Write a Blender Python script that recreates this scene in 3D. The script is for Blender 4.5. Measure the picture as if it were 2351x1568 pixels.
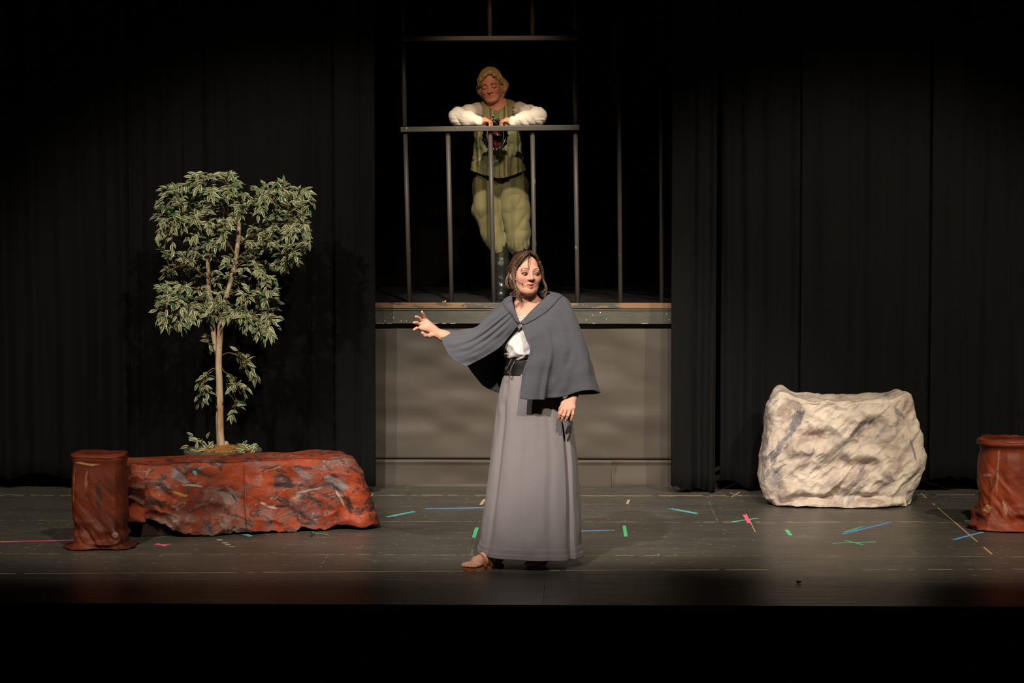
import bpy, math, random
import numpy as np
from mathutils import Vector, Matrix

for _o in list(bpy.data.objects):
    bpy.data.objects.remove(_o)
SC = bpy.context.scene
COL = SC.collection
PI = math.pi

# ------------------------------------------------------------------ camera
# long lens from the auditorium; frame taken as 2351 x 1568
FW, FH, FPX, CAM_H = 2351.0, 1568.0, 6000.0, 2.13
TILT = math.atan(404.0 / FPX)                       # downward
YAW = math.atan((1300 - FW / 2) / FPX * math.cos(TILT))   # to the left
cam = bpy.data.cameras.new('camera')
cam.sensor_width = 36.0
cam.lens = FPX / FW * 36.0
cam.clip_end = 200
cam_ob = bpy.data.objects.new('camera', cam)
COL.objects.link(cam_ob)
cam_ob.location = (0, 0, CAM_H)
cam_ob.rotation_euler = (PI / 2 - TILT, 0, YAW)
SC.camera = cam_ob

# ------------------------------------------------------------------ world
world = bpy.data.worlds.new('dark_theatre')
SC.world = world
world.use_nodes = True
bg = world.node_tree.nodes['Background']
bg.inputs[0].default_value = (1.0, 0.92, 0.85, 1)
bg.inputs[1].default_value = 0.0012

SC.view_settings.view_transform = 'Standard'
SC.view_settings.look = 'None'
SC.view_settings.gamma = 1.0
SC.view_settings.use_curve_mapping = False
SC.view_settings.exposure = 0.0

# ------------------------------------------------------------------ stage lights (front of house, hung high)
def spot(name, loc, aim, power, color, angle, blend, radius=0.12):
    l = bpy.data.lights.new(name, 'SPOT')
    l.energy = power
    l.color = color
    l.spot_size = math.radians(angle)
    l.spot_blend = blend
    l.shadow_soft_size = radius
    o = bpy.data.objects.new(name, l)
    COL.objects.link(o)
    o.location = loc
    d = Vector(aim) - Vector(loc)
    o.rotation_euler = d.to_track_quat('-Z', 'Y').to_euler()
    return o

WARM = (1.0, 0.86, 0.68)
NEUT = (1.0, 0.86, 0.79)
PINK = (1.0, 0.80, 0.78)
LIGHTS = [
    # name, location on the front-of-house bar, aim, power, colour, cone, blend
    ('stage_light_far_left', (-4.3, 6.8, 7.0), (-1.75, 16.5, 0.0), 2500, WARM, 29, 0.45),
    ('stage_light_left', (0.9, 6.8, 7.0), (-1.45, 16.5, 0.0), 2400, WARM, 29, 0.45),
    ('stage_light_right', (2.2, 6.8, 7.0), (1.75, 16.5, 0.0), 2400, WARM, 27, 0.45),
    ('stage_light_far_right', (5.0, 6.8, 7.0), (1.80, 16.5, 0.0), 3200, WARM, 28, 0.45),
    ('stage_light_key', (-2.3, 6.8, 7.0), (-0.30, 15.0, 0.9), 4000, NEUT, 20, 0.5),
    # on the first electric above the stage
    ('stage_light_platform', (-0.1, 11.3, 7.6), (-0.44, 17.45, 1.72), 4300, WARM, 9.5, 0.6),
    ('stage_light_face', (0.3, 6.8, 7.0), (-0.50, 17.5, 2.62), 2600, (1.0, 0.62, 0.42), 5.0, 0.7),
]
for L in LIGHTS:
    spot(*L)

# ------------------------------------------------------------------ photograph pixel -> place
_f = np.array([-math.sin(YAW) * math.cos(TILT), math.cos(YAW) * math.cos(TILT), -math.sin(TILT)])
_r = np.array([math.cos(YAW), math.sin(YAW), 0.0])
_u = np.cross(_r, _f)
def ray(px, py):
    return _r * ((px - FW / 2) / FPX) + _u * ((FH / 2 - py) / FPX) + _f
def Pt(px, py, Y):
    d = ray(px, py)
    t = Y / d[1]
    return np.array([d[0] * t, Y, CAM_H + d[2] * t])
def FL(px, py, z=0.0):
    d = ray(px, py)
    t = (z - CAM_H) / d[2]
    return np.array([d[0] * t, d[1] * t, z])

# ------------------------------------------------------------------ helpers
rng = np.random.default_rng(7)
random.seed(7)

def _hash(ix, iy, iz):
    n = (ix * 374761393 + iy * 668265263 + iz * 1274126177) & 0xffffffff
    n = ((n ^ (n >> 13)) * 1274126177) & 0xffffffff
    n = n ^ (n >> 16)
    return (n & 0xffff) / 32767.5 - 1.0
def vnoise(x, y, z):
    x, y, z = np.broadcast_arrays(x, y, z)
    xi, yi, zi = np.floor(x).astype(np.int64), np.floor(y).astype(np.int64), np.floor(z).astype(np.int64)
    fx, fy, fz = x - xi, y - yi, z - zi
    fx, fy, fz = [t * t * t * (t * (t * 6 - 15) + 10) for t in (fx, fy, fz)]
    def c(a, b, d):
        return _hash(xi + a, yi + b, zi + d)
    x00 = c(0, 0, 0) * (1 - fx) + c(1, 0, 0) * fx
    x10 = c(0, 1, 0) * (1 - fx) + c(1, 1, 0) * fx
    x01 = c(0, 0, 1) * (1 - fx) + c(1, 0, 1) * fx
    x11 = c(0, 1, 1) * (1 - fx) + c(1, 1, 1) * fx
    return (x00 * (1 - fy) + x10 * fy) * (1 - fz) + (x01 * (1 - fy) + x11 * fy) * fz
def fbm(x, y, z, o=3):
    s = 0; a = 1.0
    for i in range(o):
        s = s + a * vnoise(x * 2 ** i + 17 * i, y * 2 ** i, z * 2 ** i)
        a *= 0.5
    return s
def ridge(x, y, z):
    return 1 - np.abs(vnoise(x, y, z)) * 2

def root_loc(o):
    while o.parent:
        o = o.parent
    return np.array(o.location)
def mesh_data(name, v, f, uv=None, smooth=True):
    me = bpy.data.meshes.new(name)
    v = np.asarray(v, dtype=np.float64)
    me.from_pydata(v.tolist(), [], f.tolist() if hasattr(f, 'tolist') else f)
    if uv is not None:
        l = me.uv_layers.new(name='UVMap')
        vi = np.empty(len(me.loops), dtype=np.int32)
        me.loops.foreach_get('vertex_index', vi)
        l.data.foreach_set('uv', np.asarray(uv, dtype=np.float32)[vi].ravel())
    if smooth:
        me.polygons.foreach_set('use_smooth', [True] * len(me.polygons))
    me.update()
    return me
def mk(name, v, f, mat, parent=None, uv=None, smooth=True, solid=0.0, sub=0, label=None):
    v = np.asarray(v, dtype=np.float64)
    if parent is not None:
        v = v - root_loc(parent)
        loc = None
    else:
        loc = np.array([(v[:, 0].min() + v[:, 0].max()) / 2, (v[:, 1].min() + v[:, 1].max()) / 2, v[:, 2].min()])
        v = v - loc
    me = mesh_data(name, v, f, uv, smooth)
    if mat is not None:
        me.materials.append(mat)
    o = bpy.data.objects.new(name, me)
    COL.objects.link(o)
    if parent is not None:
        o.parent = parent
    else:
        o.location = loc
    if sub:
        m = o.modifiers.new('subdivision', 'SUBSURF'); m.levels = sub; m.render_levels = sub
    if solid:
        m = o.modifiers.new('thickness', 'SOLIDIFY'); m.thickness = solid; m.offset = 0
    if label:
        o['label'] = label
    return o
def tag(o, label, cat, group=None, kind=None):
    o['label'] = label
    if cat: o['category'] = cat
    if group: o['group'] = group
    if kind: o['kind'] = kind
    return o
def empty(name, loc):
    o = bpy.data.objects.new(name, None)
    COL.objects.link(o)
    o.location = tuple(loc)
    o.empty_display_size = 0.1
    return o
def struct(o, label=None):
    o['kind'] = 'structure'
    if label: o['label'] = label
    return o

def box(x0, x1, y0, y1, z0, z1):
    v = [(x, y, z) for x in (x0, x1) for y in (y0, y1) for z in (z0, z1)]
    f = [(0, 1, 3, 2), (4, 6, 7, 5), (0, 4, 5, 1), (2, 3, 7, 6), (0, 2, 6, 4), (1, 5, 7, 3)]
    return np.array(v, float), f
def bevbox(x0, x1, y0, y1, z0, z1, b):
    import bmesh
    bm = bmesh.new()
    v, f = box(x0, x1, y0, y1, z0, z1)
    vs = [bm.verts.new(p) for p in v]
    for q in f: bm.faces.new([vs[i] for i in q])
    bmesh.ops.bevel(bm, geom=bm.edges[:], offset=b, segments=2, affect='EDGES', profile=0.6)
    bmesh.ops.recalc_face_normals(bm, faces=bm.faces[:])
    bm.verts.index_update()
    V = np.array([p.co[:] for p in bm.verts]); F = [tuple(q.index for q in fa.verts) for fa in bm.faces]
    bm.free()
    return V, F
def gridf(nu, nv, cu=False, flip=False):
    i = np.arange(nu if cu else nu - 1)[:, None]; j = np.arange(nv - 1)[None, :]
    a = i * nv + j; b = ((i + 1) % nu) * nv + j
    q = np.stack([a, b, b + 1, a + 1], -1).reshape(-1, 4)
    return q[:, ::-1] if flip else q
def merge(parts):
    V = []; F = []; n = 0
    for v, f in parts:
        V.append(np.asarray(v, float))
        F += [tuple(int(i) + n for i in q) for q in f]
        n += len(v)
    return np.concatenate(V), F
def catmull(P, n):
    P = np.asarray(P, float)
    m = len(P)
    if m == 2:
        t = np.linspace(0, 1, n)[:, None]
        return P[0] * (1 - t) + P[1] * t
    Q = np.concatenate([[2 * P[0] - P[1]], P, [2 * P[-1] - P[-2]]])
    t = np.linspace(0, m - 1, n)
    i = np.minimum(t.astype(int), m - 2)
    s = t - i
    s = s.reshape((-1,) + (1,) * (P.ndim - 1))
    a, b, c, d = Q[i], Q[i + 1], Q[i + 2], Q[i + 3]
    return 0.5 * (2 * b + (c - a) * s + (2 * a - 5 * b + 4 * c - d) * s ** 2 + (3 * b - a - 3 * c + d) * s ** 3)
def tube(P, R, n=8, caps=True, squash=None):
    P = np.asarray(P, float); m = len(P)
    R = np.broadcast_to(np.asarray(R, float), (m,))
    T = np.gradient(P, axis=0); T /= np.linalg.norm(T, axis=1)[:, None] + 1e-12
    a = np.array([0, 0, 1.0]) if abs(T[0][2]) < 0.9 else np.array([1.0, 0, 0])
    N = np.cross(T[0], a); N /= np.linalg.norm(N)
    V = []
    th = np.arange(n) * 2 * PI / n
    for i in range(m):
        N = N - T[i] * N.dot(T[i]); N /= np.linalg.norm(N) + 1e-12
        B = np.cross(T[i], N)
        V.append(P[i] + R[i] * (np.cos(th)[:, None] * N + np.sin(th)[:, None] * B))
    V = np.concatenate(V)
    F = []
    for i in range(m - 1):
        for j in range(n):
            k = (j + 1) % n
            F.append((i * n + j, i * n + k, (i + 1) * n + k, (i + 1) * n + j))
    if caps:
        F.append(tuple(range(n))[::-1]); F.append(tuple((m - 1) * n + j for j in range(n)))
    return V, F
def ball(c, r, n=10, m=7):
    c = np.asarray(c, float); r = np.broadcast_to(np.asarray(r, float), (3,))
    V = [c + r * np.array([0, 0, 1])]; F = []
    for i in range(1, m):
        p = PI * i / m
        for j in range(n):
            t = 2 * PI * j / n
            V.append(c + r * np.array([math.sin(p) * math.cos(t), math.sin(p) * math.sin(t), math.cos(p)]))
    V.append(c - r * np.array([0, 0, 1]))
    for j in range(n):
        F.append((0, 1 + j, 1 + (j + 1) % n))
    for i in range(m - 2):
        for j in range(n):
            a = 1 + i * n + j; b = 1 + i * n + (j + 1) % n
            F.append((a, a + n, b + n, b))
    e = len(V) - 1; s = 1 + (m - 2) * n
    for j in range(n):
        F.append((e, s + (j + 1) % n, s + j))
    return np.array(V), F
def lathe(prof, c, n=48):
    prof = np.asarray(prof, float); th = np.arange(n) * 2 * PI / n
    P = np.stack([c[0] + np.cos(th)[:, None] * prof[:, 0], c[1] + np.sin(th)[:, None] * prof[:, 0], c[2] + np.ones(n)[:, None] * prof[:, 1]], -1)
    return P.reshape(-1, 3), gridf(n, len(prof), True)

# ---- implicit surfaces: smooth unions of tapered capsules, meshed by surface nets
def axis(segs):
    out = [segs[0][0]]
    for lo, hi, st in segs:
        n = max(1, int(round((hi - lo) / st)))
        out += list(np.linspace(lo, hi, n + 1)[1:])
    return np.array(out, np.float32)
class Field:
    def __init__(s, xs, ys, zs):
        s.ax = [np.asarray(a, np.float32) for a in (xs, ys, zs)]
        s.f = np.full([len(a) for a in s.ax], 0.6, np.float32)
    def _reg(s, lo, hi):
        sl = []
        for a, l, h in zip(s.ax, lo, hi):
            i0 = max(0, np.searchsorted(a, l) - 1); i1 = min(len(a), np.searchsorted(a, h) + 1)
            if i1 <= i0: return None
            sl.append(slice(i0, i1))
        return tuple(sl), np.meshgrid(*[a[q] for a, q in zip(s.ax, sl)], indexing='ij', sparse=True)
    def _put(s, sl, d, k, mode):
        a = s.f[sl]
        if mode == 'u':
            h = np.clip(0.5 + 0.5 * (a - d) / k, 0, 1)
            s.f[sl] = a * (1 - h) + d * h - k * h * (1 - h)
        elif mode == 's':
            d = -d
            h = np.clip(0.5 - 0.5 * (a - d) / k, 0, 1)
            s.f[sl] = a * (1 - h) + d * h + k * h * (1 - h)
    def cap(s, a, b, r1, r2=None, k=0.01, sq=(1, 1, 1), mode='u'):
        a = np.asarray(a, float); b = np.asarray(b, float); r2 = r1 if r2 is None else r2
        sq = np.asarray(sq, float); m = max(r1, r2) * sq.max() + k + 0.03
        g = s._reg(np.minimum(a, b) - m, np.maximum(a, b) + m)
        if g is None: return
        sl, (X, Y, Z) = g
        x, y, z = (X - a[0]) / sq[0], (Y - a[1]) / sq[1], (Z - a[2]) / sq[2]
        e = (b - a) / sq; L = e.dot(e) + 1e-12
        t = np.clip((x * e[0] + y * e[1] + z * e[2]) / L, 0, 1)
        d = np.sqrt((x - t * e[0]) ** 2 + (y - t * e[1]) ** 2 + (z - t * e[2]) ** 2) - (r1 + (r2 - r1) * t)
        s._put(sl, (d * sq.min()).astype(np.float32), k, mode)
    def ell(s, c, r, k=0.01, R=None, mode='u'):
        c = np.asarray(c, float); r = np.asarray(r, float)
        m = r.max() + k + 0.03
        g = s._reg(c - m, c + m)
        if g is None: return
        sl, (X, Y, Z) = g
        x, y, z = X - c[0], Y - c[1], Z - c[2]
        if R is not None:
            x, y, z = (x * R[0, 0] + y * R[1, 0] + z * R[2, 0], x * R[0, 1] + y * R[1, 1] + z * R[2, 1], x * R[0, 2] + y * R[1, 2] + z * R[2, 2])
        k0 = np.sqrt((x / r[0]) ** 2 + (y / r[1]) ** 2 + (z / r[2]) ** 2)
        k1 = np.sqrt((x / r[0] ** 2) ** 2 + (y / r[1] ** 2) ** 2 + (z / r[2] ** 2) ** 2) + 1e-9
        s._put(sl, (k0 * (k0 - 1) / k1).astype(np.float32), k, mode)
    def chain(s, pts, rs, k=0.01, **kw):
        for i in range(len(pts) - 1):
            s.cap(pts[i], pts[i + 1], rs[i], rs[i + 1], k, **kw)
    def displace(s, fn, band=0.04):
        I = np.nonzero(np.abs(s.f) < band)
        p = [a[i] for a, i in zip(s.ax, I)]
        s.f[I] += fn(*p).astype(np.float32)
    def mesh(s):
        f = s.f; S = f < 0
        n = [q - 1 for q in f.shape]
        cnt = np.zeros(n, np.int8)
        cor = [(a, b, c) for a in (0, 1) for b in (0, 1) for c in (0, 1)]
        for a, b, c in cor:
            cnt += S[a:a + n[0], b:b + n[1], c:c + n[2]]
        I = np.nonzero((cnt > 0) & (cnt < 8))
        N = len(I[0])
        idx = np.full(n, -1, np.int32); idx[I] = np.arange(N)
        val = {c: f[I[0] + c[0], I[1] + c[1], I[2] + c[2]] for c in cor}
        acc = np.zeros((N, 3)); w = np.zeros(N)
        for c in cor:
            for d in range(3):
                if c[d] == 0:
                    e = list(c); e[d] = 1; e = tuple(e)
                    va, vb = val[c], val[e]
                    m = (va < 0) != (vb < 0)
                    t = np.where(m, va / np.where(m, va - vb, 1), 0)
                    p = []
                    for q in range(3):
                        lo = s.ax[q][I[q] + c[q]]
                        if q == d:
                            lo = lo + t * (s.ax[q][I[q] + 1] - lo)
                        p.append(lo)
                    acc += np.where(m[:, None], np.stack(p, -1), 0); w += m
        V = acc / w[:, None]
        Q = []
        for d in range(3):
            u, v = [(1, 2), (2, 0), (0, 1)][d]
            sa = [slice(None)] * 3; sb = [slice(None)] * 3
            sa[d] = slice(0, -1); sb[d] = slice(1, None)
            A = S[tuple(sa)]; B = S[tuple(sb)]
            for flip, M in ((False, A & ~B), (True, ~A & B)):
                J = list(np.nonzero(M))
                ok = (J[u] > 0) & (J[v] > 0) & (J[u] < n[u]) & (J[v] < n[v])
                J = [q[ok] for q in J]
                def cell(du, dv):
                    K = list(J); K[u] = K[u] - du; K[v] = K[v] - dv
                    return idx[tuple(K)]
                q = np.stack([cell(1, 1), cell(0, 1), cell(0, 0), cell(1, 0)], -1)
                Q.append(q[:, ::-1] if flip else q)
        Q = np.concatenate(Q)
        Q = Q[(Q >= 0).all(1)]
        return V, Q

# ------------------------------------------------------------------ materials
def new_mat(name):
    m = bpy.data.materials.new(name); m.use_nodes = True
    nt = m.node_tree
    b = nt.nodes['Principled BSDF']
    return m, nt, b
def lk(nt, a, b): nt.links.new(a, b)
def node(nt, t, **kw):
    n = nt.nodes.new(t)
    for k, v in kw.items(): setattr(n, k, v)
    return n
def coords(nt, kind='Object', scale=(1, 1, 1), rot=(0, 0, 0), loc=(0, 0, 0)):
    tc = node(nt, 'ShaderNodeTexCoord'); mp = node(nt, 'ShaderNodeMapping')
    lk(nt, tc.outputs[kind], mp.inputs[0])
    mp.inputs['Rotation'].default_value = rot
    m2 = node(nt, 'ShaderNodeMapping'); lk(nt, mp.outputs[0], m2.inputs[0])
    m2.inputs['Scale'].default_value = scale; m2.inputs['Location'].default_value = loc
    return m2.outputs[0]
def noise(nt, vec, scale, detail=4, rough=0.55, dist=0.0):
    n = node(nt, 'ShaderNodeTexNoise')
    lk(nt, vec, n.inputs['Vector'])
    n.inputs['Scale'].default_value = scale; n.inputs['Detail'].default_value = detail
    n.inputs['Roughness'].default_value = rough; n.inputs['Distortion'].default_value = dist
    return n.outputs['Fac']
def ramp(nt, fac, stops, interp='LINEAR'):
    r = node(nt, 'ShaderNodeValToRGB'); lk(nt, fac, r.inputs[0])
    cr = r.color_ramp; cr.interpolation = interp
    while len(cr.elements) < len(stops): cr.elements.new(0.5)
    for e, (p, c) in zip(cr.elements, stops):
        e.position = p; e.color = (c, c, c, 1) if not hasattr(c, '__len__') else (*c[:3], 1)
    return r.outputs[0]
def mix(nt, fac, a, b, mode='MIX'):
    n = node(nt, 'ShaderNodeMix', data_type='RGBA', blend_type=mode)
    if hasattr(fac, 'node'): lk(nt, fac, n.inputs[0])
    else: n.inputs[0].default_value = fac
    for v, s in ((a, n.inputs[6]), (b, n.inputs[7])):
        if hasattr(v, 'node'): lk(nt, v, s)
        else: s.default_value = (*v[:3], 1)
    return n.outputs[2]
def math_n(nt, op, a, b=None, c=None):
    n = node(nt, 'ShaderNodeMath', operation=op)
    for v, s in zip((a, b, c), n.inputs):
        if v is None: continue
        if hasattr(v, 'node'): lk(nt, v, s)
        else: s.default_value = v
    return n.outputs[0]
def bump(nt, b, h, strength=0.3, dist=0.01):
    n = node(nt, 'ShaderNodeBump'); lk(nt, h, n.inputs['Height'])
    n.inputs['Strength'].default_value = strength; n.inputs['Distance'].default_value = dist
    lk(nt, n.outputs[0], b.inputs['Normal'])
def setc(nt, b, c):
    if hasattr(c, 'node'): lk(nt, c, b.inputs['Base Color'])
    else: b.inputs['Base Color'].default_value = (*c[:3], 1)
def brush(nt, c, strokes, rough=1.5, scale=30):
    """hand-painted brush marks: (x, z, half length, half width, angle, colour, strength) in object space, on the front"""
    tc = node(nt, 'ShaderNodeTexCoord')
    sx = node(nt, 'ShaderNodeSeparateXYZ'); lk(nt, tc.outputs['Object'], sx.inputs[0])
    for i, (x, z, a, b_, ang, col, k) in enumerate(strokes):
        n = noise(nt, coords(nt, 'Object', (0.35, 0.35, 1.6), (0, ang, 0), (i * 3.1, 0, i)), scale, 4, 0.7)
        dx = math_n(nt, 'SUBTRACT', sx.outputs[0], x); dz = math_n(nt, 'SUBTRACT', sx.outputs[2], z)
        ca, sa = math.cos(ang), math.sin(ang)
        p = math_n(nt, 'ADD', math_n(nt, 'MULTIPLY', dx, ca / a), math_n(nt, 'MULTIPLY', dz, sa / a))
        q = math_n(nt, 'ADD', math_n(nt, 'MULTIPLY', dx, -sa / b_), math_n(nt, 'MULTIPLY', dz, ca / b_))
        r = math_n(nt, 'ADD', math_n(nt, 'MULTIPLY', p, p), math_n(nt, 'MULTIPLY', q, q))
        r = math_n(nt, 'ADD', r, math_n(nt, 'MULTIPLY', math_n(nt, 'SUBTRACT', n, 0.5), rough * 4))
        m = ramp(nt, r, [(0.45, k), (0.95, 0.0)])
        m = math_n(nt, 'MULTIPLY', m, math_n(nt, 'LESS_THAN', sx.outputs[1], 0.12))
        c = mix(nt, m, c, col)
    return c
def simple(name, c, rough=0.6, spec=0.3, metal=0.0, var=0.0, vs=20, bs=0.0, bscale=60, vscale=(1, 1, 1)):
    m, nt, b = new_mat(name)
    b.inputs['Roughness'].default_value = rough
    b.inputs['Specular IOR Level'].default_value = spec
    b.inputs['Metallic'].default_value = metal
    co = coords(nt, 'Object', vscale)
    if var:
        n = noise(nt, co, vs)
        col = mix(nt, ramp(nt, n, [(0.3, 0.0), (0.7, 1.0)]), [x * (1 - var) for x in c], [min(1, x * (1 + var)) for x in c])
        setc(nt, b, col)
    else:
        setc(nt, b, c)
    if bs:
        bump(nt, b, noise(nt, co, bscale), bs)
    return m

# ================================================================== THE STAGE
def floor_material():
    m, nt, b = new_mat('black_painted_stage_floor')
    tc = node(nt, 'ShaderNodeTexCoord'); geo = node(nt, 'ShaderNodeNewGeometry')
    def mp(scale, loc=(0, 0, 0), rot=(0, 0, 0)):
        n = node(nt, 'ShaderNodeMapping'); lk(nt, geo.outputs['Position'], n.inputs[0])
        n.inputs['Scale'].default_value = scale; n.inputs['Location'].default_value = loc; n.inputs['Rotation'].default_value = rot
        return n.outputs[0]
    base = mix(nt, ramp(nt, noise(nt, mp((1, 2.2, 1)), 1.6, 5, 0.6), [(0.3, 0.0), (0.7, 1.0)]), (0.046, 0.044, 0.038), (0.076, 0.072, 0.061))
    grain = noise(nt, mp((1.2, 12, 1)), 2.2, 6, 0.75)
    base = mix(nt, ramp(nt, grain, [(0.45, 0.0), (0.75, 0.55)]), base, (0.07, 0.062, 0.05))
    # scuffs and scratches along the sheets
    s1 = ramp(nt, noise(nt, mp((1.6, 38, 1), (3, 1, 0), (0, 0, 0.02)), 1.4, 5, 0.7), [(0.60, 0.0), (0.63, 1.0)])
    k1 = ramp(nt, noise(nt, mp((3, 5, 1), (8, 0, 0)), 1.5, 2), [(0.46, 0.0), (0.58, 1.0)])
    base = mix(nt, math_n(nt, 'MULTIPLY', math_n(nt, 'MULTIPLY', s1, k1), 0.7), base, (0.24, 0.21, 0.16))
    s2 = ramp(nt, noise(nt, mp((8, 9, 1), (1, 5, 0), (0, 0, 0.5)), 3.0, 2, 0.5), [(0.675, 0.0), (0.70, 1.0)])
    base = mix(nt, math_n(nt, 'MULTIPLY', s2, 0.7), base, (0.26, 0.22, 0.16))
    # worn pale sheet edges
    sx = node(nt, 'ShaderNodeSeparateXYZ'); lk(nt, tc.outputs['Generated'], sx.inputs[0])
    obi = node(nt, 'ShaderNodeObjectInfo')
    def edge(o, w):
        d = math_n(nt, 'ABSOLUTE', math_n(nt, 'SUBTRACT', o, 0.5))
        return math_n(nt, 'GREATER_THAN', d, 0.5 - w)
    e = math_n(nt, 'MAXIMUM', edge(sx.outputs[0], 0.0013), edge(sx.outputs[1], 0.008))
    wn = ramp(nt, noise(nt, mp((7, 7, 1)), 2.0, 4, 0.7), [(0.44, 0.0), (0.58, 1.0)])
    base = mix(nt, math_n(nt, 'MULTIPLY', math_n(nt, 'MULTIPLY', e, wn), 0.8), base, (0.26, 0.22, 0.16))
    setc(nt, b, base)
    rr = ramp(nt, grain, [(0.3, 0.32), (0.7, 0.46)])
    lk(nt, rr, b.inputs['Roughness'])
    b.inputs['Specular IOR Level'].default_value = 0.42
    bump(nt, b, noise(nt, mp((2, 26, 1)), 3, 3), 0.06, 0.004)
    return m
M_FLOOR = floor_material()
M_BLACK = simple('matt_black_paint', (0.008, 0.008, 0.008), 0.8, 0.2)

STAGE_FRONT = FL(1250, 1389)[1]
v, f = box(-5.2, 5.2, STAGE_FRONT + 0.004, 21.5, -0.9, -0.012)
floor = mk('floor', v, f, M_BLACK, smooth=False)
struct(floor, 'black painted stage floor of large sheets')
rows = [STAGE_FRONT, FL(1300, 1332)[1], FL(1300, 1275)[1], FL(1300, 1198)[1], FL(1300, 1139)[1], 17.9, 19.1, 20.3, 21.5]
joints = [FL(1249, 1360)[0], FL(733, 1306)[0], FL(1090, 1240)[0], FL(733, 1170)[0], FL(1640, 1125)[0], 0.1, 1.2, 0.3]
g = 0.0008
for r in range(len(rows) - 1):
    xs = [joints[r] + 2.438 * k for k in range(-4, 5)]
    xs = [-5.2] + [x for x in xs if -5.0 < x < 5.0] + [5.2]
    for a, b_ in zip(xs[:-1], xs[1:]):
        v, f = box(a + g, b_ - g, rows[r] + g, rows[r + 1] - g, -0.012, 0.0)
        mk('floor_panel', v, f, M_FLOOR, floor, smooth=False)
v, f = bevbox(-5.2, 5.2, STAGE_FRONT - 0.03, STAGE_FRONT, -0.95, -0.004, 0.004)
struct(mk('trim_1', v, f, M_BLACK, smooth=False), 'black face board of the stage front edge')
v, f = box(-8, 8, -1.5, STAGE_FRONT - 0.03, -1.0, -0.95)
struct(mk('floor_auditorium', v, f, M_BLACK, smooth=False), 'dark auditorium floor below the stage')

M_DARK = simple('dark_hall_paint', (0.004, 0.004, 0.004), 0.9, 0.1)
v, f = box(-5.4, 5.4, 21.5, 21.6, -0.95, 8.4); struct(mk('wall_back', v, f, M_DARK, smooth=False), 'dark back wall of the stage house')
v, f = box(-8.1, -8.0, -1.5, 21.6, -1.0, 8.4); struct(mk('wall_left', v, f, M_DARK, smooth=False), 'dark left wall of the hall')
v, f = box(8.0, 8.1, -1.5, 21.6, -1.0, 8.4); struct(mk('wall_right', v, f, M_DARK, smooth=False), 'dark right wall of the hall')
v, f = box(-8.1, 8.1, -1.6, -1.5, -1.0, 8.4); struct(mk('wall_front', v, f, M_DARK, smooth=False), 'dark rear wall of the auditorium')
v, f = box(-8.1, 8.1, -1.6, 21.6, 8.4, 8.5); struct(mk('ceiling', v, f, M_DARK, smooth=False), 'dark ceiling of the hall')
v, f = box(-7.9, 7.9, 8.0, 8.06, 4.3, 5.70); struct(mk('added_light_baffle', v, f, M_DARK, smooth=False), 'added out-of-view black board blocking the lights from the stage front')  # unseen board, added to cut the beams so the stage front stays dark
# ---- curtains
def curtain_material():
    m, nt, b = new_mat('black_velour')
    co = coords(nt, 'Object', (1, 1, 1))
    n = noise(nt, coords(nt, 'Object', (14, 14, 0.8)), 2.0, 3)
    c = mix(nt, n, (0.0024, 0.0026, 0.0027), (0.0050, 0.0053, 0.0054))
    setc(nt, b, c)
    b.inputs['Roughness'].default_value = 0.95
    b.inputs['Specular IOR Level'].default_value = 0.12
    b.inputs['Sheen Weight'].default_value = 0.01
    b.inputs['Sheen Roughness'].default_value = 0.4
    bump(nt, b, noise(nt, co, 160, 3), 0.15, 0.003)
    return m
M_VEL = curtain_material()
def drape(name, px0, px1, Y, hem, top, folds, amp, seed, label, nz=40, creases=(), density=1.0, group=None):
    """a hanging curtain between two pixel columns at depth Y, with vertical folds"""
    x0 = Pt(px0, 800, Y)[0]; x1 = Pt(px1, 800, Y)[0]
    n = int((x1 - x0) / 0.012 * density)
    u = np.linspace(0, 1, n); z = hem + (top - hem) * np.linspace(0, 1, nz)
    U, Z = np.meshgrid(u, z, indexing='ij')
    X = x0 + (x1 - x0) * U
    ph = seed * 3.7
    wob = 0.25 * vnoise(U * folds * 0.6 + ph, Z * 0.22, 0.0)
    arg = U * folds * 2 * PI + ph + wob * 5 + 1.6 * vnoise(U * folds * 0.5 + ph, 0 * Z, 3.3)
    a = amp * (0.55 + 0.45 * vnoise(U * folds * 0.45 + 9 * seed, 0 * Z, 1.7)) * (0.85 + 0.15 * np.cos(Z))
    D = -a * np.sin(arg) + 0.35 * a * np.sin(2.3 * arg + seed) * 0.6
    D += 0.012 * vnoise(U * folds * 3.1, Z * 0.5, seed + 0.5)
    for cx, w, dp in creases:
        c = (Pt(cx, 800, Y)[0] - x0) / (x1 - x0)
        D += dp * np.exp(-((U - c) * (x1 - x0) / w) ** 2)
    HZ = Z + (0.018 * np.sin(arg * 0.5 + 1) + 0.012 * vnoise(U * 6, 0 * Z, seed)) * (1 - (Z - hem) / (top - hem)) ** 6
    V = np.stack([X, Y + D, HZ], -1).reshape(-1, 3)
    o = mk(name, V, gridf(n, nz), M_VEL, solid=0.008)
    tag(o, label, 'curtain', group)
    return o
TOP = 4.4
drape('stage_curtain', -160, 436, 17.06, 0.085, TOP, 9, 0.05, 1.0, 'black stage curtain at far left, behind the short red column', creases=((300, 0.02, 0.06),))
drape('stage_curtain', 424, 778, 17.02, 0.07, TOP, 6, 0.035, 2.3, 'black stage curtain hanging directly behind the potted tree', creases=((474, 0.012, 0.07), (700, 0.006, 0.03), (765, 0.008, 0.04)))
drape('stage_curtain', 770, 862, 16.93, 0.055, TOP, 1.6, 0.02, 3.1, 'narrow black curtain leg at the platform\'s left end', creases=((822, 0.010, 0.06),))
drape('stage_curtain', 1541, 1588, 16.93, 0.03, TOP, 0.6, 0.012, 4.2, 'narrow flat black curtain leg overlapping the platform\'s right end')
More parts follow.
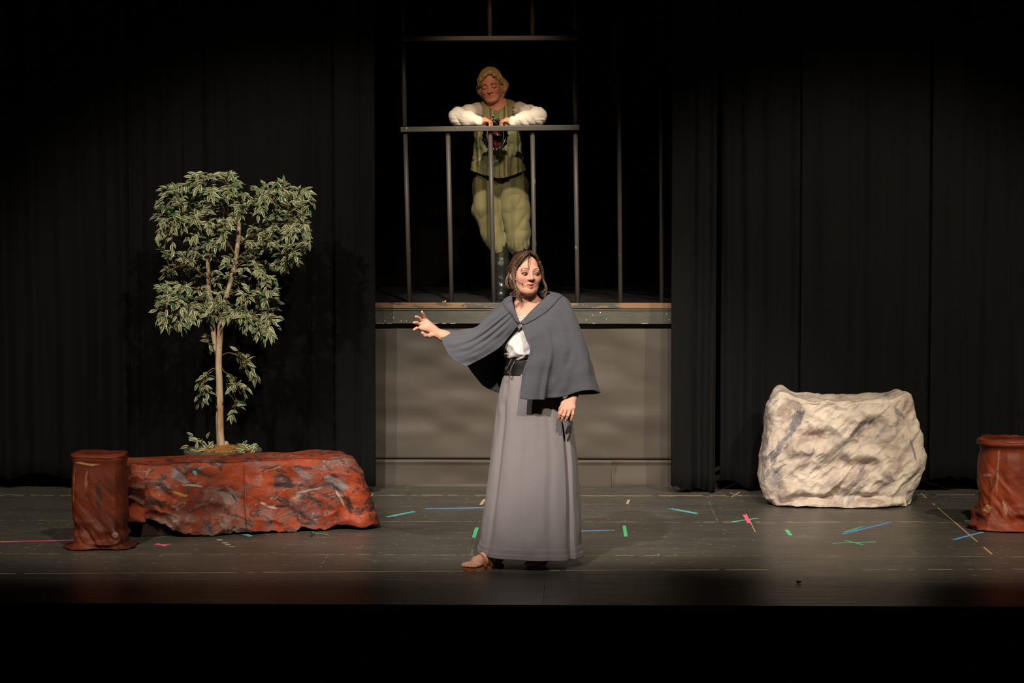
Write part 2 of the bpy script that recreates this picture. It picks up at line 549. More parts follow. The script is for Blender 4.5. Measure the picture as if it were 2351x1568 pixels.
drape('stage_curtain', 1586, 1642, 16.97, 0.02, TOP, 2.4, 0.03, 5.6, 'narrow black curtain leg with tight folds, right of the platform')
drape('stage_curtain', 1655, 1846, 17.05, 0.05, TOP, 3.6, 0.03, 6.4, 'black stage curtain with soft folds just left of the pale rock')
drape('stage_curtain', 1838, 1945, 17.00, 0.06, TOP, 1.2, 0.02, 7.7, 'nearly flat black curtain panel hanging behind the pale rock')
drape('stage_curtain', 1936, 2142, 17.05, 0.07, TOP, 3.4, 0.03, 8.3, 'black stage curtain behind the right half of the pale rock')
drape('stage_curtain', 2136, 2206, 17.0, 0.085, TOP, 1.0, 0.02, 9.1, 'narrow black curtain between the pale rock and the cropped red column')
drape('stage_curtain', 2200, 2560, 17.08, 0.08, TOP, 6, 0.04, 10.4, 'black stage curtain at far right behind the cropped red column')
drape('back_curtain', 500, 1990, 20.6, 0.02, 5.2, 26, 0.05, 11.9, 'black curtain hung far back behind the caged platform', density=0.6)

# ---- platform
PY = 17.25
DECK = Pt(1200, 695, PY)[2]
plat = empty('platform', (Pt(1200, 1124, PY)[0], PY + 1.0, 0))
tag(plat, 'tall grey stage platform with papered front and worn wooden edge', 'platform')
M_FASC = simple('grey_green_paint', (0.050, 0.051, 0.040), 0.55, 0.35, var=0.18, vs=9, bs=0.1, bscale=30, vscale=(1, 1, 4))
def worn_edge():
    m, nt, b = new_mat('worn_plywood_edge')
    n = noise(nt, coords(nt, 'Object', (3, 1, 14)), 3.2, 6, 0.65)
    fade = noise(nt, coords(nt, 'Object', (1.2, 1, 1)), 1.7, 2)
    s = math_n(nt, 'ADD', n, math_n(nt, 'MULTIPLY', math_n(nt, 'SUBTRACT', fade, 0.5), 0.8))
    c = mix(nt, ramp(nt, s, [(0.46, 0.0), (0.52, 1.0)]), (0.040, 0.037, 0.029), (0.17, 0.095, 0.042))
    n2 = noise(nt, coords(nt, 'Object', (9, 1, 30)), 4, 3)
    c = mix(nt, ramp(nt, n2, [(0.66, 0.0), (0.7, 1.0)]), c, (0.32, 0.23, 0.13))
    setc(nt, b, c)
    b.inputs['Roughness'].default_value = 0.65
    return m
M_EDGE = worn_edge()
xl = Pt(857, 800, PY)[0]; xr = Pt(1546, 800, PY)[0]
zz = lambda py, Y=PY: Pt(1200, py, Y)[2]
v, f = bevbox(xl - 0.1, xr + 0.1, PY + 0.012, PY + 2.3, DECK - 0.04, DECK - 0.002, 0.004)
mk('deck', v, f, M_BLACK, plat, smooth=False)
v, f = bevbox(xl, xr, PY - 0.012, PY + 0.011, zz(708), DECK, 0.004)
mk('edge_board', v, f, M_EDGE, plat, smooth=False, label='scuffed bare plywood edge of the deck')
v, f = bevbox(xl, xr, PY - 0.016, PY + 0.02, zz(713), zz(709), 0.002)
mk('trim_strip', v, f, M_FASC, plat, smooth=False)
v, f = bevbox(xl, xr, PY - 0.014, PY + 0.024, zz(743), zz(714.2), 0.003)
fas = mk('fascia_board', v, f, M_FASC, plat, smooth=False)
M_CHIP = simple('chipped_paint', (0.34, 0.30, 0.2), 0.7, 0.2)
for k in range(16):
    cx = rng.uniform(870, 1535)
    p = Pt(cx, 742.6, PY - 0.0145)
    w = rng.uniform(0.006, 0.03)
    v, f = box(p[0] - w, p[0] + w, p[1] - 0.0008, p[1] + 0.001, p[2] - 0.001, p[2] + rng.uniform(0.001, 0.003))
    mk('paint_chip', v, f, M_CHIP, fas, smooth=False)
M_SCREW = simple('screw_metal', (0.55, 0.42, 0.22), 0.35, 0.5, 0.7)
for sx_, sy_ in ((861, 727), (872, 736), (883, 737), (897, 722), (903, 730), (921, 737), (933, 737), (1361, 724), (1347, 735), (1393, 733), (1378, 718), (1530, 721), (1537, 734)):
    p = Pt(sx_, sy_, PY - 0.014)
    v, f = ball(p, (0.0045, 0.002, 0.0045), 8, 5)
    mk('screw', v, f, M_SCREW, fas)
# papered front: upper sheet and lower strip, slightly slack
def paper_mat():
    m, nt, b = new_mat('grey_backing_paper')
    n = noise(nt, coords(nt, 'Object', (1, 1, 2.4)), 1.6, 3)
    c = mix(nt, ramp(nt, n, [(0.3, 0.0), (0.7, 1.0)]), (0.047, 0.039, 0.031), (0.064, 0.055, 0.043))
    setc(nt, b, c)
    b.inputs['Roughness'].default_value = 0.6; b.inputs['Specular IOR Level'].default_value = 0.3
    return m
M_PAPER = paper_mat()
def sheet(name, pxa, pxb, pya, pyb, Y, fn, label=None, hemfn=None, nu=140, nv=60):
    xa = Pt(pxa, 900, Y)[0]; xb = Pt(pxb, 900, Y)[0]; za = zz(pyb, Y); zb = zz(pya, Y)
    U, W = np.meshgrid(np.linspace(0, 1, nu), np.linspace(0, 1, nv), indexing='ij')
    X = xa + (xb - xa) * U; Z = za + (zb - za) * W
    if hemfn is not None: Z = Z + hemfn(U) * W ** 4
    Yv = Y + fn(X, Z, U, W)
    return mk(name, np.stack([X, Yv, Z], -1).reshape(-1, 3), gridf(nu, nv), M_PAPER, plat, solid=0.003, label=label)
def slack(X, Z, U, W):
    d = 0.018 * fbm(X * 1.9 + 0.8 * Z, Z * 2.3 - .5 * X, 0.3, 2) + 0.010 * vnoise(X * 5 + 2 * Z, Z * 9, 4.0)
    return d * np.minimum(1, (1 - W) * 6) * np.minimum(1, 0.25 + W * 4)
sheet('paper_sheet', 852, 1550, 742, 1053, PY + 0.055, slack, 'large grey paper sheet on the platform front')
def slack2(X, Z, U, W):
    d = 0.016 * fbm(X * 2.6 + 4, Z * 4, 2.3, 2)
    return d * np.minimum(1, (1 - W) * 5) * np.minimum(1, 0.2 + W * 5) - 0.012 * np.exp(-((W - 0.93) / 0.07) ** 2)
sheet('paper_strip', 858, 1415, 1055, 1123.5, PY + 0.03, slack2, 'narrow paper strip along the platform foot', nv=30)
sheet('paper_strip', 1405, 1545, 1055, 1121.5, PY + 0.022, lambda X, Z, U, W: slack2(X + 3, Z, U, W) - 0.01 * np.exp(-(U / 0.05) ** 2), 'short paper strip with a torn left edge', nv=30)
v, f = box(xl - 0.05, xr + 0.05, PY + 0.12, PY + 2.25, 0.004, DECK - 0.045)
mk('frame_box', v, f, M_BLACK, plat, smooth=False)
# scrap of straw on the deck
M_STRAW = simple('straw', (0.6, 0.38, 0.12), 0.7)
parts = []
for k in range(7):
    p = Pt(1020 + rng.uniform(-4, 4), 693, PY + 0.01)
    p[2] = DECK + 0.003
    q = p + np.array([rng.uniform(-.012, .012), rng.uniform(0, .01), rng.uniform(0.002, .018)])
    parts.append(tube([p, (p + q) / 2 + [0, 0, .003], q], [0.0016, 0.0014, 0.0008], 5))
v, f = merge(parts)
tag(mk('straw_scrap', v, f, M_STRAW), 'tiny yellow scrap of straw on the platform edge', 'debris')

# ---- cage of bars with a hand rail on the platform front
cage = empty('cage_railing', (Pt(1130, 695, PY + 0.05)[0], PY + 0.05, DECK))
tag(cage, 'dark grey cage of round bars with flat hand rail on the platform', 'railing')
def bar_material():
    m, nt, b = new_mat('charcoal_painted_bar')
    n = noise(nt, coords(nt, 'Object', (1, 1, 0.5)), 14, 4)
    c = mix(nt, n, (0.040, 0.036, 0.032), (0.066, 0.058, 0.051))
    n2 = noise(nt, coords(nt, 'Object', (40, 40, 9)), 1.0, 3, 0.6)
    c = mix(nt, ramp(nt, n2, [(0.70, 0.0), (0.73, 0.8)]), c, (0.42, 0.36, 0.27))
    setc(nt, b, c)
    b.inputs['Roughness'].default_value = 0.5; b.inputs['Specular IOR Level'].default_value = 0.4
    return m
M_BAR = bar_material()
BY = PY + 0.05
for (xt, yt, xb_, yb) in ((930.5, 303, 940.5, 697), (1028.5, 303, 1037, 697), (1125.5, 303, 1134, 697), (1222.5, 303, 1228, 697), (1321, 303, 1326, 695),
                          (1320, 95, 1321.5, 290), (926, 95, 929.5, 290), (1124, -30, 1125, 86), (1222, -30, 1222.5, 86), (1319, -30, 1320, 86), (924, -30, 925.5, 86),
                          (1418, -30, 1424.5, 695), (1516, -30, 1519.5, 695)):
    a = Pt(xt, yt, BY); b_ = Pt(xb_, yb, BY)
    if yb > 690: b_[2] = DECK
    v, f = tube([a, (a + b_) / 2, b_], 0.0155, 14)
    mk('bar', v, f, M_BAR, cage)
def rail(pxa, pya, pxb, pyb, thick, name):
    a = Pt(pxa, pya, BY); b_ = Pt(pxb, pyb, BY)
    v, f = bevbox(0, 1, BY - 0.045, BY + 0.045, -thick, 0, 0.004)
    v[:, 2] += a[2] + (b_[2] - a[2]) * np.clip(v[:, 0], 0, 1)
    v[:, 0] = a[0] + (b_[0] - a[0]) * v[:, 0]
    return mk(name, v, f, M_BAR, cage, smooth=False)
rail(920.5, 291.5, 1330.5, 287, 0.034, 'hand_rail')
rail(924, 84, 1327, 82, 0.030, 'upper_rail')

# ================================================================== PAINTED SET PIECES
def painted_red(name, busy=1.0, seed=0.0, dark=1.0, strokes=()):
    m, nt, b = new_mat(name)
    L = (seed, seed * 2, seed * 3)
    n0 = noise(nt, coords(nt, 'Object', (1, 1, 1.6), loc=L), 3.0, 4)
    c = mix(nt, ramp(nt, n0, [(0.35, 0.0), (0.62, 1.0)]), (0.11 * dark, 0.019 * dark, 0.008 * dark), (0.30 * dark, 0.050 * dark, 0.016 * dark))
    if busy > 0:
        d = (0, 0.35, 0)
        n1 = noise(nt, coords(nt, 'Object', (1.6, 1.6, 3.4), d, L), 2.2, 6, 0.65, 0.8)
        c = mix(nt, ramp(nt, n1, [(0.50, 0.0), (0.60, 0.75 * busy)]), c, (0.15, 0.092, 0.082))
        n2 = noise(nt, coords(nt, 'Object', (3.4, 3.4, 7.5), (0, -0.4, 0), (L[0] + 5, 1, 2)), 2.4, 5, 0.65, 0.9)
        c = mix(nt, ramp(nt, n2, [(0.545, 0.0), (0.585, 0.95 * busy)]), c, (0.030, 0.026, 0.027))
        n3 = noise(nt, coords(nt, 'Object', (2.6, 2.6, 8), (0, 0.3, 0), (L[0] + 9, 4, 2)), 2.6, 7, 0.8, 0.5)
        c = mix(nt, ramp(nt, n3, [(0.575, 0.0), (0.65, 0.85 * busy)]), c, (0.31, 0.24, 0.20))
        n4 = noise(nt, coords(nt, 'Object', (2, 2, 4), (0, 0.5, 0), (L[0] + 14, 7, 3)), 2.2, 6, 0.75, 0.3)
        c = mix(nt, ramp(nt, n4, [(0.64, 0.0), (0.70, 0.7 * busy)]), c, (0.36, 0.27, 0.09))
        n5 = noise(nt, coords(nt, 'Object', (4, 4, 8), (0, 0.1, 0), (L[0] + 31, 7, 3)), 5.5, 3, 0.6)
        c = mix(nt, ramp(nt, n5, [(0.70, 0.0), (0.715, 0.9 * busy)]), c, (0.10, 0.34, 0.36))
    if strokes: c = brush(nt, c, strokes)
    setc(nt, b, c)
    b.inputs['Roughness'].default_value = 0.55; b.inputs['Specular IOR Level'].default_value = 0.22
    hb = noise(nt, coords(nt, 'Object', (3, 3, 6), (0, 0.3, 0)), 6, 5, 0.6)
    bump(nt, b, hb, 0.5 if busy > 0.5 else 0.12, 0.012)
    return m
def on_front(marks, ox, Yf):
    """brush marks given on the front face -> object space; ox is the object's origin x"""
    out = []
    for x0, y0, x1, y1, w, col, k in marks:
        p, q = Pt(x0, y0, Yf), Pt(x1, y1, Yf)
        d = q - p
        out.append(((p[0] + q[0]) / 2 - ox, (p[2] + q[2]) / 2, np.hypot(d[0], d[2]) / 2, w / FPX * Yf / 2, math.atan2(d[2], d[0]), col, k))
    return out
CREAM, GREY, MAUVE, INK, TEAL, OCHRE = (0.42, 0.35, 0.28), (0.17, 0.165, 0.175), (0.22, 0.15, 0.14), (0.022, 0.02, 0.022), (0.10, 0.36, 0.38), (0.42, 0.26, 0.06)
_bx = (FL(292, 1238)[0] + FL(838, 1214)[0]) / 2 - 0.02
M_RED_ROCK = painted_red('painted_red_rock_cloth', 0.9, 1.3, 1.0, on_front([
    (770, 1095, 815, 1125, 26, GREY, .9), (775, 1105, 818, 1150, 12, INK, .95), (790, 1125, 812, 1165, 9, CREAM, .8), (815, 1150, 830, 1185, 20, INK, .9),
    (622, 1148, 672, 1168, 7, CREAM, .9), (640, 1155, 690, 1160, 8, INK, .9), (556, 1120, 572, 1150, 10, INK, .95), (540, 1115, 575, 1150, 34, MAUVE, .8),
    (590, 1185, 612, 1200, 16, INK, .8), (420, 1110, 470, 1128, 9, OCHRE, .6), (405, 1160, 450, 1175, 8, INK, .8), (310, 1130, 335, 1142, 12, INK, .8), (330, 1195, 400, 1215, 9, GREY, .7),
    (380, 1080, 395, 1060, 8, INK, .8), (425, 1068, 470, 1095, 20, GREY, .8), (478, 1070, 486, 1080, 8, TEAL, .9), (455, 1100, 515, 1110, 6, CREAM, .5), (690, 1075, 740, 1095, 16, GREY, .6),
    (560, 1205, 600, 1215, 12, CREAM, .5), (700, 1130, 760, 1120, 5, CREAM, .5), (540, 1180, 560, 1205, 22, MAUVE, .8)], _bx, 15.12))
M_RED_COL = painted_red('dark_red_cloth', 0.06, 4.1, 0.40, on_front([
    (182, 1058, 238, 1064, 7, (0.36, 0.21, 0.13), .9), (201, 1080, 199, 1122, 10, (0.22, 0.09, 0.07), .8), (172, 1065, 169, 1150, 5, (0.25, 0.11, 0.07), .7),
    (262, 1215, 268, 1228, 18, (0.28, 0.15, 0.13), .9), (228, 1090, 230, 1170, 14, (0.02, 0.012, 0.012), .7), (192, 1132, 208, 1132, 8, INK, .8)], Pt(230.5, 1150, 14.55)[0], 14.45))
M_RED_COL2 = painted_red('rust_red_cloth', 0.20, 7.7, 0.72, on_front([
    (2292, 1030, 2284, 1140, 9, (0.36, 0.17, 0.06), .6), (2258, 1165, 2272, 1172, 20, (0.42, 0.22, 0.10), .8), (2302, 1150, 2306, 1180, 10, (0.40, 0.20, 0.11), .7),
    (2268, 1130, 2290, 1080, 12, (0.05, 0.018, 0.014), .7), (2255, 1094, 2275, 1090, 8, (0.36, 0.22, 0.17), .7)], Pt(2315, 1150, 15.3)[0], 15.2))

def rrect(a, hx, hy, e):
    """superellipse point at angle a"""
    c, s = np.cos(a), np.sin(a)
    r = (np.abs(c) ** e + np.abs(s) ** e) ** (-1 / e)
    return hx * r * c, hy * r * s

# ---- long low rock: painted cloth draped over a bench
pA = FL(292, 1238); pB = FL(838, 1214)
ax_ = (pB - pA); LEN = np.linalg.norm(ax_); ax_ /= LEN; ay_ = np.array([-ax_[1], ax_[0], 0])
DEP = 0.46; HGT = 0.424
cen = pA + ax_ * LEN / 2 + ay_ * DEP / 2
bench = empty('painted_rock', (cen[0], cen[1], 0))
tag(bench, 'long low red rock of painted cloth in front of the tree', 'stage prop')
def bench_cloth():
    # arc-parametrised perimeter of a rectangle so that the front face gets most points
    hx, hy = LEN / 2 - 0.045, DEP / 2 - 0.02
    per = []
    rc = 0.06
    def seg(n, fx):
        t = np.linspace(0, 1, n, endpoint=False)
        per.append(np.stack([*fx(t)], -1))
    seg(260, lambda t: (-hx + rc + (2 * hx - 2 * rc) * t, -hy + 0 * t))
    seg(26, lambda t: (hx - rc + rc * np.sin(t * PI / 2), -hy + rc - rc * np.cos(t * PI / 2)))
    seg(70, lambda t: (hx + 0 * t, -hy + rc + (2 * hy - 2 * rc) * t))
    seg(16, lambda t: (hx - rc + rc * np.cos(t * PI / 2), hy - rc + rc * np.sin(t * PI / 2)))
    seg(90, lambda t: (hx - rc - (2 * hx - 2 * rc) * t, hy + 0 * t))
    seg(16, lambda t: (-hx + rc - rc * np.sin(t * PI / 2), hy - rc + rc * np.cos(t * PI / 2)))
    seg(70, lambda t: (-hx + 0 * t, hy - rc - (2 * hy - 2 * rc) * t))
    seg(26, lambda t: (-hx + rc - rc * np.cos(t * PI / 2), -hy + rc - rc * np.sin(t * PI / 2)))
    P = np.concatenate(per)                      # N,2
    T = np.roll(P, -1, 0) - np.roll(P, 1, 0); T /= np.linalg.norm(T, axis=1)[:, None]
    NO = np.stack([T[:, 1], -T[:, 0]], -1)
    rows_ = []
    # top: from an inner loop to the edge
    for s in np.linspace(0.0, 1, 14):
        rows_.append((P[:, 0] * s, P[:, 1] * s, np.full(len(P), HGT), 0 * P[:, 0]))
    sm = 100
    for i in range(1, sm + 1):
        t = i / sm
        d = t * HGT * 1.06
        r = 0.035
        z = HGT - d
        rows_.append((P[:, 0], P[:, 1], np.full(len(P), z), np.full(len(P), t)))
    X = np.stack([q[0] for q in rows_], 1); Y = np.stack([q[1] for q in rows_], 1)
    Z = np.stack([q[2] for q in rows_], 1); t = np.stack([q[3] for q in rows_], 1)
    nx = NO[:, :1]; ny = NO[:, 1:]
    right = np.clip((X + LEN * 0.36) / (LEN * 0.86), 0, 1)
    endr = np.clip(nx, 0, 1) * (X > 0)
    # slumping outward toward the foot; strong at the right end
    out = 0.012 + t * 0.035 + endr * (0.12 * t - 0.01)
    # edge softening
    out -= 0.020 * np.exp(-(t / 0.03)) * (t > 0)
    Z -= 0.010 * np.exp(-((1 - np.linalg.norm(np.stack([X / hx, Y / hy]), ord=np.inf, axis=0)) / 0.05)) * (t <= 0)
    per_s = np.cumsum(np.r_[0, np.linalg.norm(np.diff(P, axis=0), axis=1)])[:, None]
    side = np.clip(t * 5, 0, 1)
    # hanging wrinkles, swags and creases
    w = 0.024 * fbm(per_s * 5 + Z * 2.6, Z * 7, 0.4, 3)
    w += 0.028 * (ridge(per_s * 3.6 - Z * 3.2, Z * 4.2 + per_s * 1.0, 2.2) - 0.4)
    w += 0.015 * (ridge(per_s * 8 + Z * 6, Z * 9, 7.2) - 0.3)
    w += -0.014 * np.exp(-((per_s - 0.585) / 0.008) ** 2)      # stitched seam down the front
    out = out + w * side * (0.45 + 0.55 * t)
    # slack bulge on the front
    out += 0.012 * np.sin(np.clip(t, 0, 1) * PI) * side * np.clip(-ny, 0, 1)
    # lifted hem at the left end of the front, ragged further right
    tot = per_s.max() + 0.01; dl = np.minimum(per_s, tot - per_s)
    lift = 0.10 * np.exp(-(dl / 0.15) ** 2) + 0.016 + 0.012 * vnoise(per_s * 14, 0, 5.0) + 0.01 * vnoise(per_s * 45, 0, 1.0)
    lift = np.where((per_s > LEN * 0.98) & (dl > 0.3), 0.006 + 0.01 * np.abs(vnoise(per_s * 12, 0, 2.0)), lift)
    Z = np.where(t > 0, lift + (HGT - lift) * (Z - Z.min()) / (HGT - Z.min()), Z)
    Z += 0.006 * fbm(X * 6, Y * 9, 1.1, 2) * (t <= 0.02)
    X = X + nx * out * (t > 0); Y = Y + ny * out * (t > 0)
    W = cen + X[..., None] * ax_ + Y[..., None] * ay_
    W[..., 2] = np.maximum(Z, 0.004)
    return W.reshape(-1, 3), gridf(W.shape[0], W.shape[1], True)
v, f = bench_cloth()
mk('draped_cloth', v, f, M_RED_ROCK, bench, solid=0.004)
M_WOODDK = simple('dark_bench_paint', (0.03, 0.014, 0.012), 0.7, 0.2, var=0.4, vs=6)
v, f = bevbox(-LEN / 2 + 0.09, LEN / 2 - 0.09, -DEP / 2 + 0.07, DEP / 2 - 0.07, 0.0, HGT - 0.03, 0.01)
v = cen + v[:, :1] * ax_ + v[:, 1:2] * ay_ + v[:, 2:] * np.array([0, 0, 1.0])
mk('bench_core', v, f, M_WOODDK, bench, smooth=False)

# ---- draped columns
def column(name, px_l, px_r, py_top, py_bot, mat, label, seed, spread, rimr, boxy=3.6, bulge=0.0, neck=0.003):
    pb = FL((px_l + px_r) / 2, py_bot)
    hw = (px_r - px_l) / 2 / FPX * pb[1]
    hd = hw * 0.85
    Yc = pb[1] + hd
    top = Pt((px_l + px_r) / 2, py_top + 6, Yc - hd)[2]
    c = np.array([Pt((px_l + px_r) / 2, 1150, Yc)[0], Yc, 0])
    o = empty(name, c)
    tag(o, label, 'stage prop')
    n, m = 220, 120
    A = np.linspace(0, 2 * PI, n, endpoint=False)
    rows_ = []
    for j in range(m):
        s = j / (m - 1)
        if s < 0.12:
            q = s / 0.12
            scale = q * 0.97; z = top + 0.012 * q ** 6
        else:
            q = (s - 0.12) / 0.88
            z = top * (1 - q); scale = 1.0
        rows_.append((scale, z, max(0, (s - 0.12) / 0.88), s < 0.12))
    P = np.zeros((n, m, 3))
    for j, (sc, z, t, top_) in enumerate(rows_):
        x, y = rrect(A, hw * sc, hd * sc, boxy)
        rr = np.sqrt(x * x + y * y) + 1e-6
        dx, dy = x / rr, y / rr
        d = np.zeros(n)
        if not top_:
            d += rimr * np.exp(-((z - top + 0.018) / 0.016) ** 2)                 # padded rim
            d -= neck * np.exp(-((z - top + 0.06) / 0.03) ** 2)
            wr = np.clip(t * 1.4 - 0.15, 0, 1)
            d += wr * 0.014 * fbm(A * 2.2 + 8 * z, z * 8 + A * 0.8, seed, 3)
            d += 0.009 * np.clip(t * 3, 0, 1) * (ridge(np.cos(A) * 2.4 + seed, np.sin(A) * 2.4, z * 1.6) - 0.35)
            low = np.clip((t - 0.66) / 0.34, 0, 1)
            d += low * 0.03 * (ridge(A * 1.2 + seed, z * 16, seed) - 0.25)
            d += bulge * low ** 1.2
            fl = np.clip((t - 0.93) / 0.07, 0, 1)
            d += fl ** 1.5 * spread * (0.35 + 0.65 * np.abs(np.cos(A)) ** 3 + 0.25 * vnoise(np.cos(A) * 2 + seed, np.sin(A) * 2, 3.0))
        else:
            z = z + 0.006 * vnoise(np.cos(A) * sc * 3, np.sin(A) * sc * 3, seed) * sc
        P[:, j, 0] = c[0] + x + dx * d; P[:, j, 1] = c[1] + y + dy * d
        P[:, j, 2] = np.maximum(z, 0.006 + 0.006 * (vnoise(A * 3, z, seed) + 1) * 0.5)
    mk('draped_cloth', P.reshape(-1, 3), gridf(n, m, True, True), mat, o, solid=0.004)
    # padded roll of cloth around the top
    ring = []
    for a in np.linspace(0, 2 * PI, 90):
        x, y = rrect(a, hw * 0.99, hd * 0.99, boxy)
        ring.append((c[0] + x, c[1] + y, top - 0.004 + 0.008 * vnoise(a * 2.3, seed, 0.5)))
    rad = [0.012 + 0.005 * float(vnoise(a * 2.6, seed + 2, 0.1)) for a in np.linspace(0, 2 * PI, 90)]
    v, f = tube(ring, rad, 12, False)
    mk('rolled_rim', v, f, mat, o)
    return o
column('draped_column', 170, 291, 1043, 1263, M_RED_COL, 'short dark red cloth-draped column at the left end of the red rock', 3.0, 0.06, 0.004)
column('draped_column', 2246, 2385, 1009, 1221, M_RED_COL2, 'rust-red cloth-draped column cut off by the right edge', 8.0, 0.012, 0.014, boxy=2.2, bulge=0.035, neck=0.010)

# ---- pale crumpled rock
def rock_material():
    m, nt, b = new_mat('crumpled_painted_paper')
    n0 = noise(nt, coords(nt, 'Object', (1, 1, 1)), 3.5, 4)
    c = mix(nt, ramp(nt, n0, [(0.38, 0.0), (0.62, 1.0)]), (0.44, 0.36, 0.30), (0.66, 0.58, 0.48))
    n1 = noise(nt, coords(nt, 'Object', (1.2, 1.2, 5.0), (0, 0.85, 0)), 2.4, 6, 0.7, 0.4)
    msk = noise(nt, coords(nt, 'Object', (1, 1, 1), loc=(3, 2, 1)), 3.5, 2)
    s = math_n(nt, 'ADD', n1, math_n(nt, 'MULTIPLY', math_n(nt, 'SUBTRACT', msk, 0.5), 0.5))
    c = mix(nt, ramp(nt, s, [(0.57, 0.0), (0.65, 0.7)]), c, (0.20, 0.19, 0.20))
    n2 = noise(nt, coords(nt, 'Object', (1.5, 1.5, 4), (0, 0.9, 0), (6, 1, 1)), 2.2, 4, 0.6)
    c = mix(nt, ramp(nt, n2, [(0.55, 0.0), (0.62, 0.55)]), c, (0.27, 0.19, 0.17))
    c = brush(nt, c, on_front([
        (1842, 940, 1812, 1002, 24, GREY, .9), (1815, 1000, 1762, 1068, 20, GREY, .9), (1808, 1058, 1765, 1100, 10, GREY, .9), (1992, 960, 1946, 1008, 16, (0.10, 0.09, 0.10), .8),
        (2006, 955, 1992, 980, 9, GREY, .8), (2046, 955, 2005, 1015, 9, (0.26, 0.25, 0.26), .7), (1990, 1070, 1948, 1128, 16, (0.12, 0.10, 0.11), .85), (2030, 1088, 2052, 1104, 14, GREY, .7),
        (1905, 935, 1945, 940, 8, (0.26, 0.26, 0.22), .6), (2052, 940, 2078, 962, 12, GREY, .8), (2085, 1000, 2108, 1066, 7, GREY, .85), (1910, 1098, 1880, 1122, 9, (0.26, 0.23, 0.24), .6),
        (1830, 1005, 1900, 1000, 30, (0.33, 0.245, 0.21), .7), (1930, 1120, 2010, 1060, 40, (0.33, 0.25, 0.225), .7), (1820, 1145, 1870, 1135, 18, (0.31, 0.235, 0.22), .7),
        (1960, 1148, 2030, 1152, 16, (0.31, 0.235, 0.22), .7), (1764, 950, 1760, 1060, 14, (0.26, 0.25, 0.24), .6)], Pt(1933, 1050, 16.5)[0], 16.25))
    setc(nt, b, c)
    b.inputs['Roughness'].default_value = 0.6; b.inputs['Specular IOR Level'].default_value = 0.3
    h = noise(nt, coords(nt, 'Object', (1, 1, 2.2), (0, 0.7, 0)), 14, 5, 0.6, 0.6)
    bump(nt, b, h, 0.9, 0.012)
    return m
M_ROCK = rock_material()
def pale_rock():
    Yf = FL(1935, 1168)[1]
    HD = 0.31
    Yc = Yf + HD
    zs = lambda py: Pt(1930, py, Yc)[2]
    # left / right outline against height (pixels)
    prof = [(1166, 1772, 2078), (1150, 1752, 2086), (1129, 1745, 2097), (1110, 1745, 2105), (1084, 1745, 2114), (1053, 1745, 2121), (1010, 1749, 2114),
            (970, 1752, 2097), (945, 1757, 2095), (930, 1766, 2092), (923, 1773, 2088)]
    zk = np.array([max(0.0, zs(p[0] - 14)) for p in prof]); zk[0] = 0.0
    xl_ = np.array([Pt(p[1], 1000, Yc)[0] for p in prof]); xr_ = np.array([Pt(p[2], 1000, Yc)[0] for p in prof])
    ztop = zk[-1]
    n, m1, m2 = 420, 150, 40
    A = np.linspace(0, 2 * PI, n, endpoint=False)[:, None]
    t = np.linspace(0, 1, m1)[None, :]
    z = ztop * t
    L = np.interp(z, zk, xl_); R = np.interp(z, zk, xr_)
    cx = (L + R) / 2; hx = (R - L) / 2
    hd = HD * (0.93 + 0.10 * np.sin(t * PI * 0.9)) - 0.03 * t
    x, y = rrect(A, 1.0, 1.0, 3.4)
    X = cx + hx * x; Y = Yc + hd * y; Z = z + 0 * A
    # top
    s = np.linspace(1, 0, m2 + 1)[None, 1:]
    X2 = cx[:, -1:] + hx[:, -1:] * x * s; Y2 = Yc + hd[:, -1:] * y * s; Z2 = ztop + 0 * A + 0 * s
    X = np.concatenate([X, X2], 1); Y = np.concatenate([Y, Y2], 1); Z = np.concatenate([Z, Z2], 1)
    # normals (rough)
    P = np.stack([X, Y, Z], -1)
    du = np.roll(P, -1, 0) - np.roll(P, 1, 0)
    dv = np.gradient(P, axis=1)
    Nn = np.cross(du, dv); Nn /= np.linalg.norm(Nn, axis=-1, keepdims=True) + 1e-9
    # top shape: sagging middle with raised knobs at the corners
    rel = (X - cx[:, -1:]) / hx[:, -1:]
    up = np.clip((Z - ztop + 0.05) / 0.05, 0, 1)
    P[..., 2] += up * (0.040 * np.exp(-((rel + 0.86) / 0.15) ** 2) + 0.034 * np.exp(-((rel - 0.86) / 0.12) ** 2) - 0.012 * np.exp(-(rel / 0.6) ** 2))
    # crumpled paper: diagonal ridges running up to the right, plus facets
    a = (X * 0.72 + Z * 0.70); b_ = (-X * 0.70 + Z * 0.72)
    d = 0.042 * (ridge(a * 1.3 + 2.3, b_ * 3.4, Y * 1.4) - 0.45)
    d += 0.030 * (ridge(a * 3.0, b_ * 7.0 + 1, Y * 2.6) - 0.4)
    d += 0.013 * (ridge(a * 6, b_ * 13, Y * 7) - 0.4)
    d += 0.009 * (ridge(a * 14 + 3, b_ * 24, Y * 14) - 0.4)
    d += 0.004 * fbm(X * 30, Z * 30, Y * 20, 2)
    # creased facets: warped triangle waves in assorted directions
    r9 = np.random.default_rng(21)
    wx = X + 0.05 * vnoise(X * 5, Z * 5, Y * 5 + 3); wz = Z + 0.05 * vnoise(X * 5 + 9, Z * 5, Y * 5)
    for k in range(9):
        th = r9.normal(2.3, 0.75); fq = r9.uniform(2.5, 10)
        q = (wx * math.cos(th) + wz * math.sin(th) + 0.5 * Y) * fq + r9.uniform(0, 1)
        msk_ = np.clip(0.5 + 1.2 * vnoise(X * 3 + k * 7, Z * 3, Y * 2), 0, 1)
        d += 0.10 / fq * (np.abs(q - np.floor(q) - 0.5) * 2 - 0.5) * msk_
    edge = np.where(Z > ztop - 0.02, 0.35, 1.0) * np.clip(Z / 0.05 + 0.35, 0, 1)
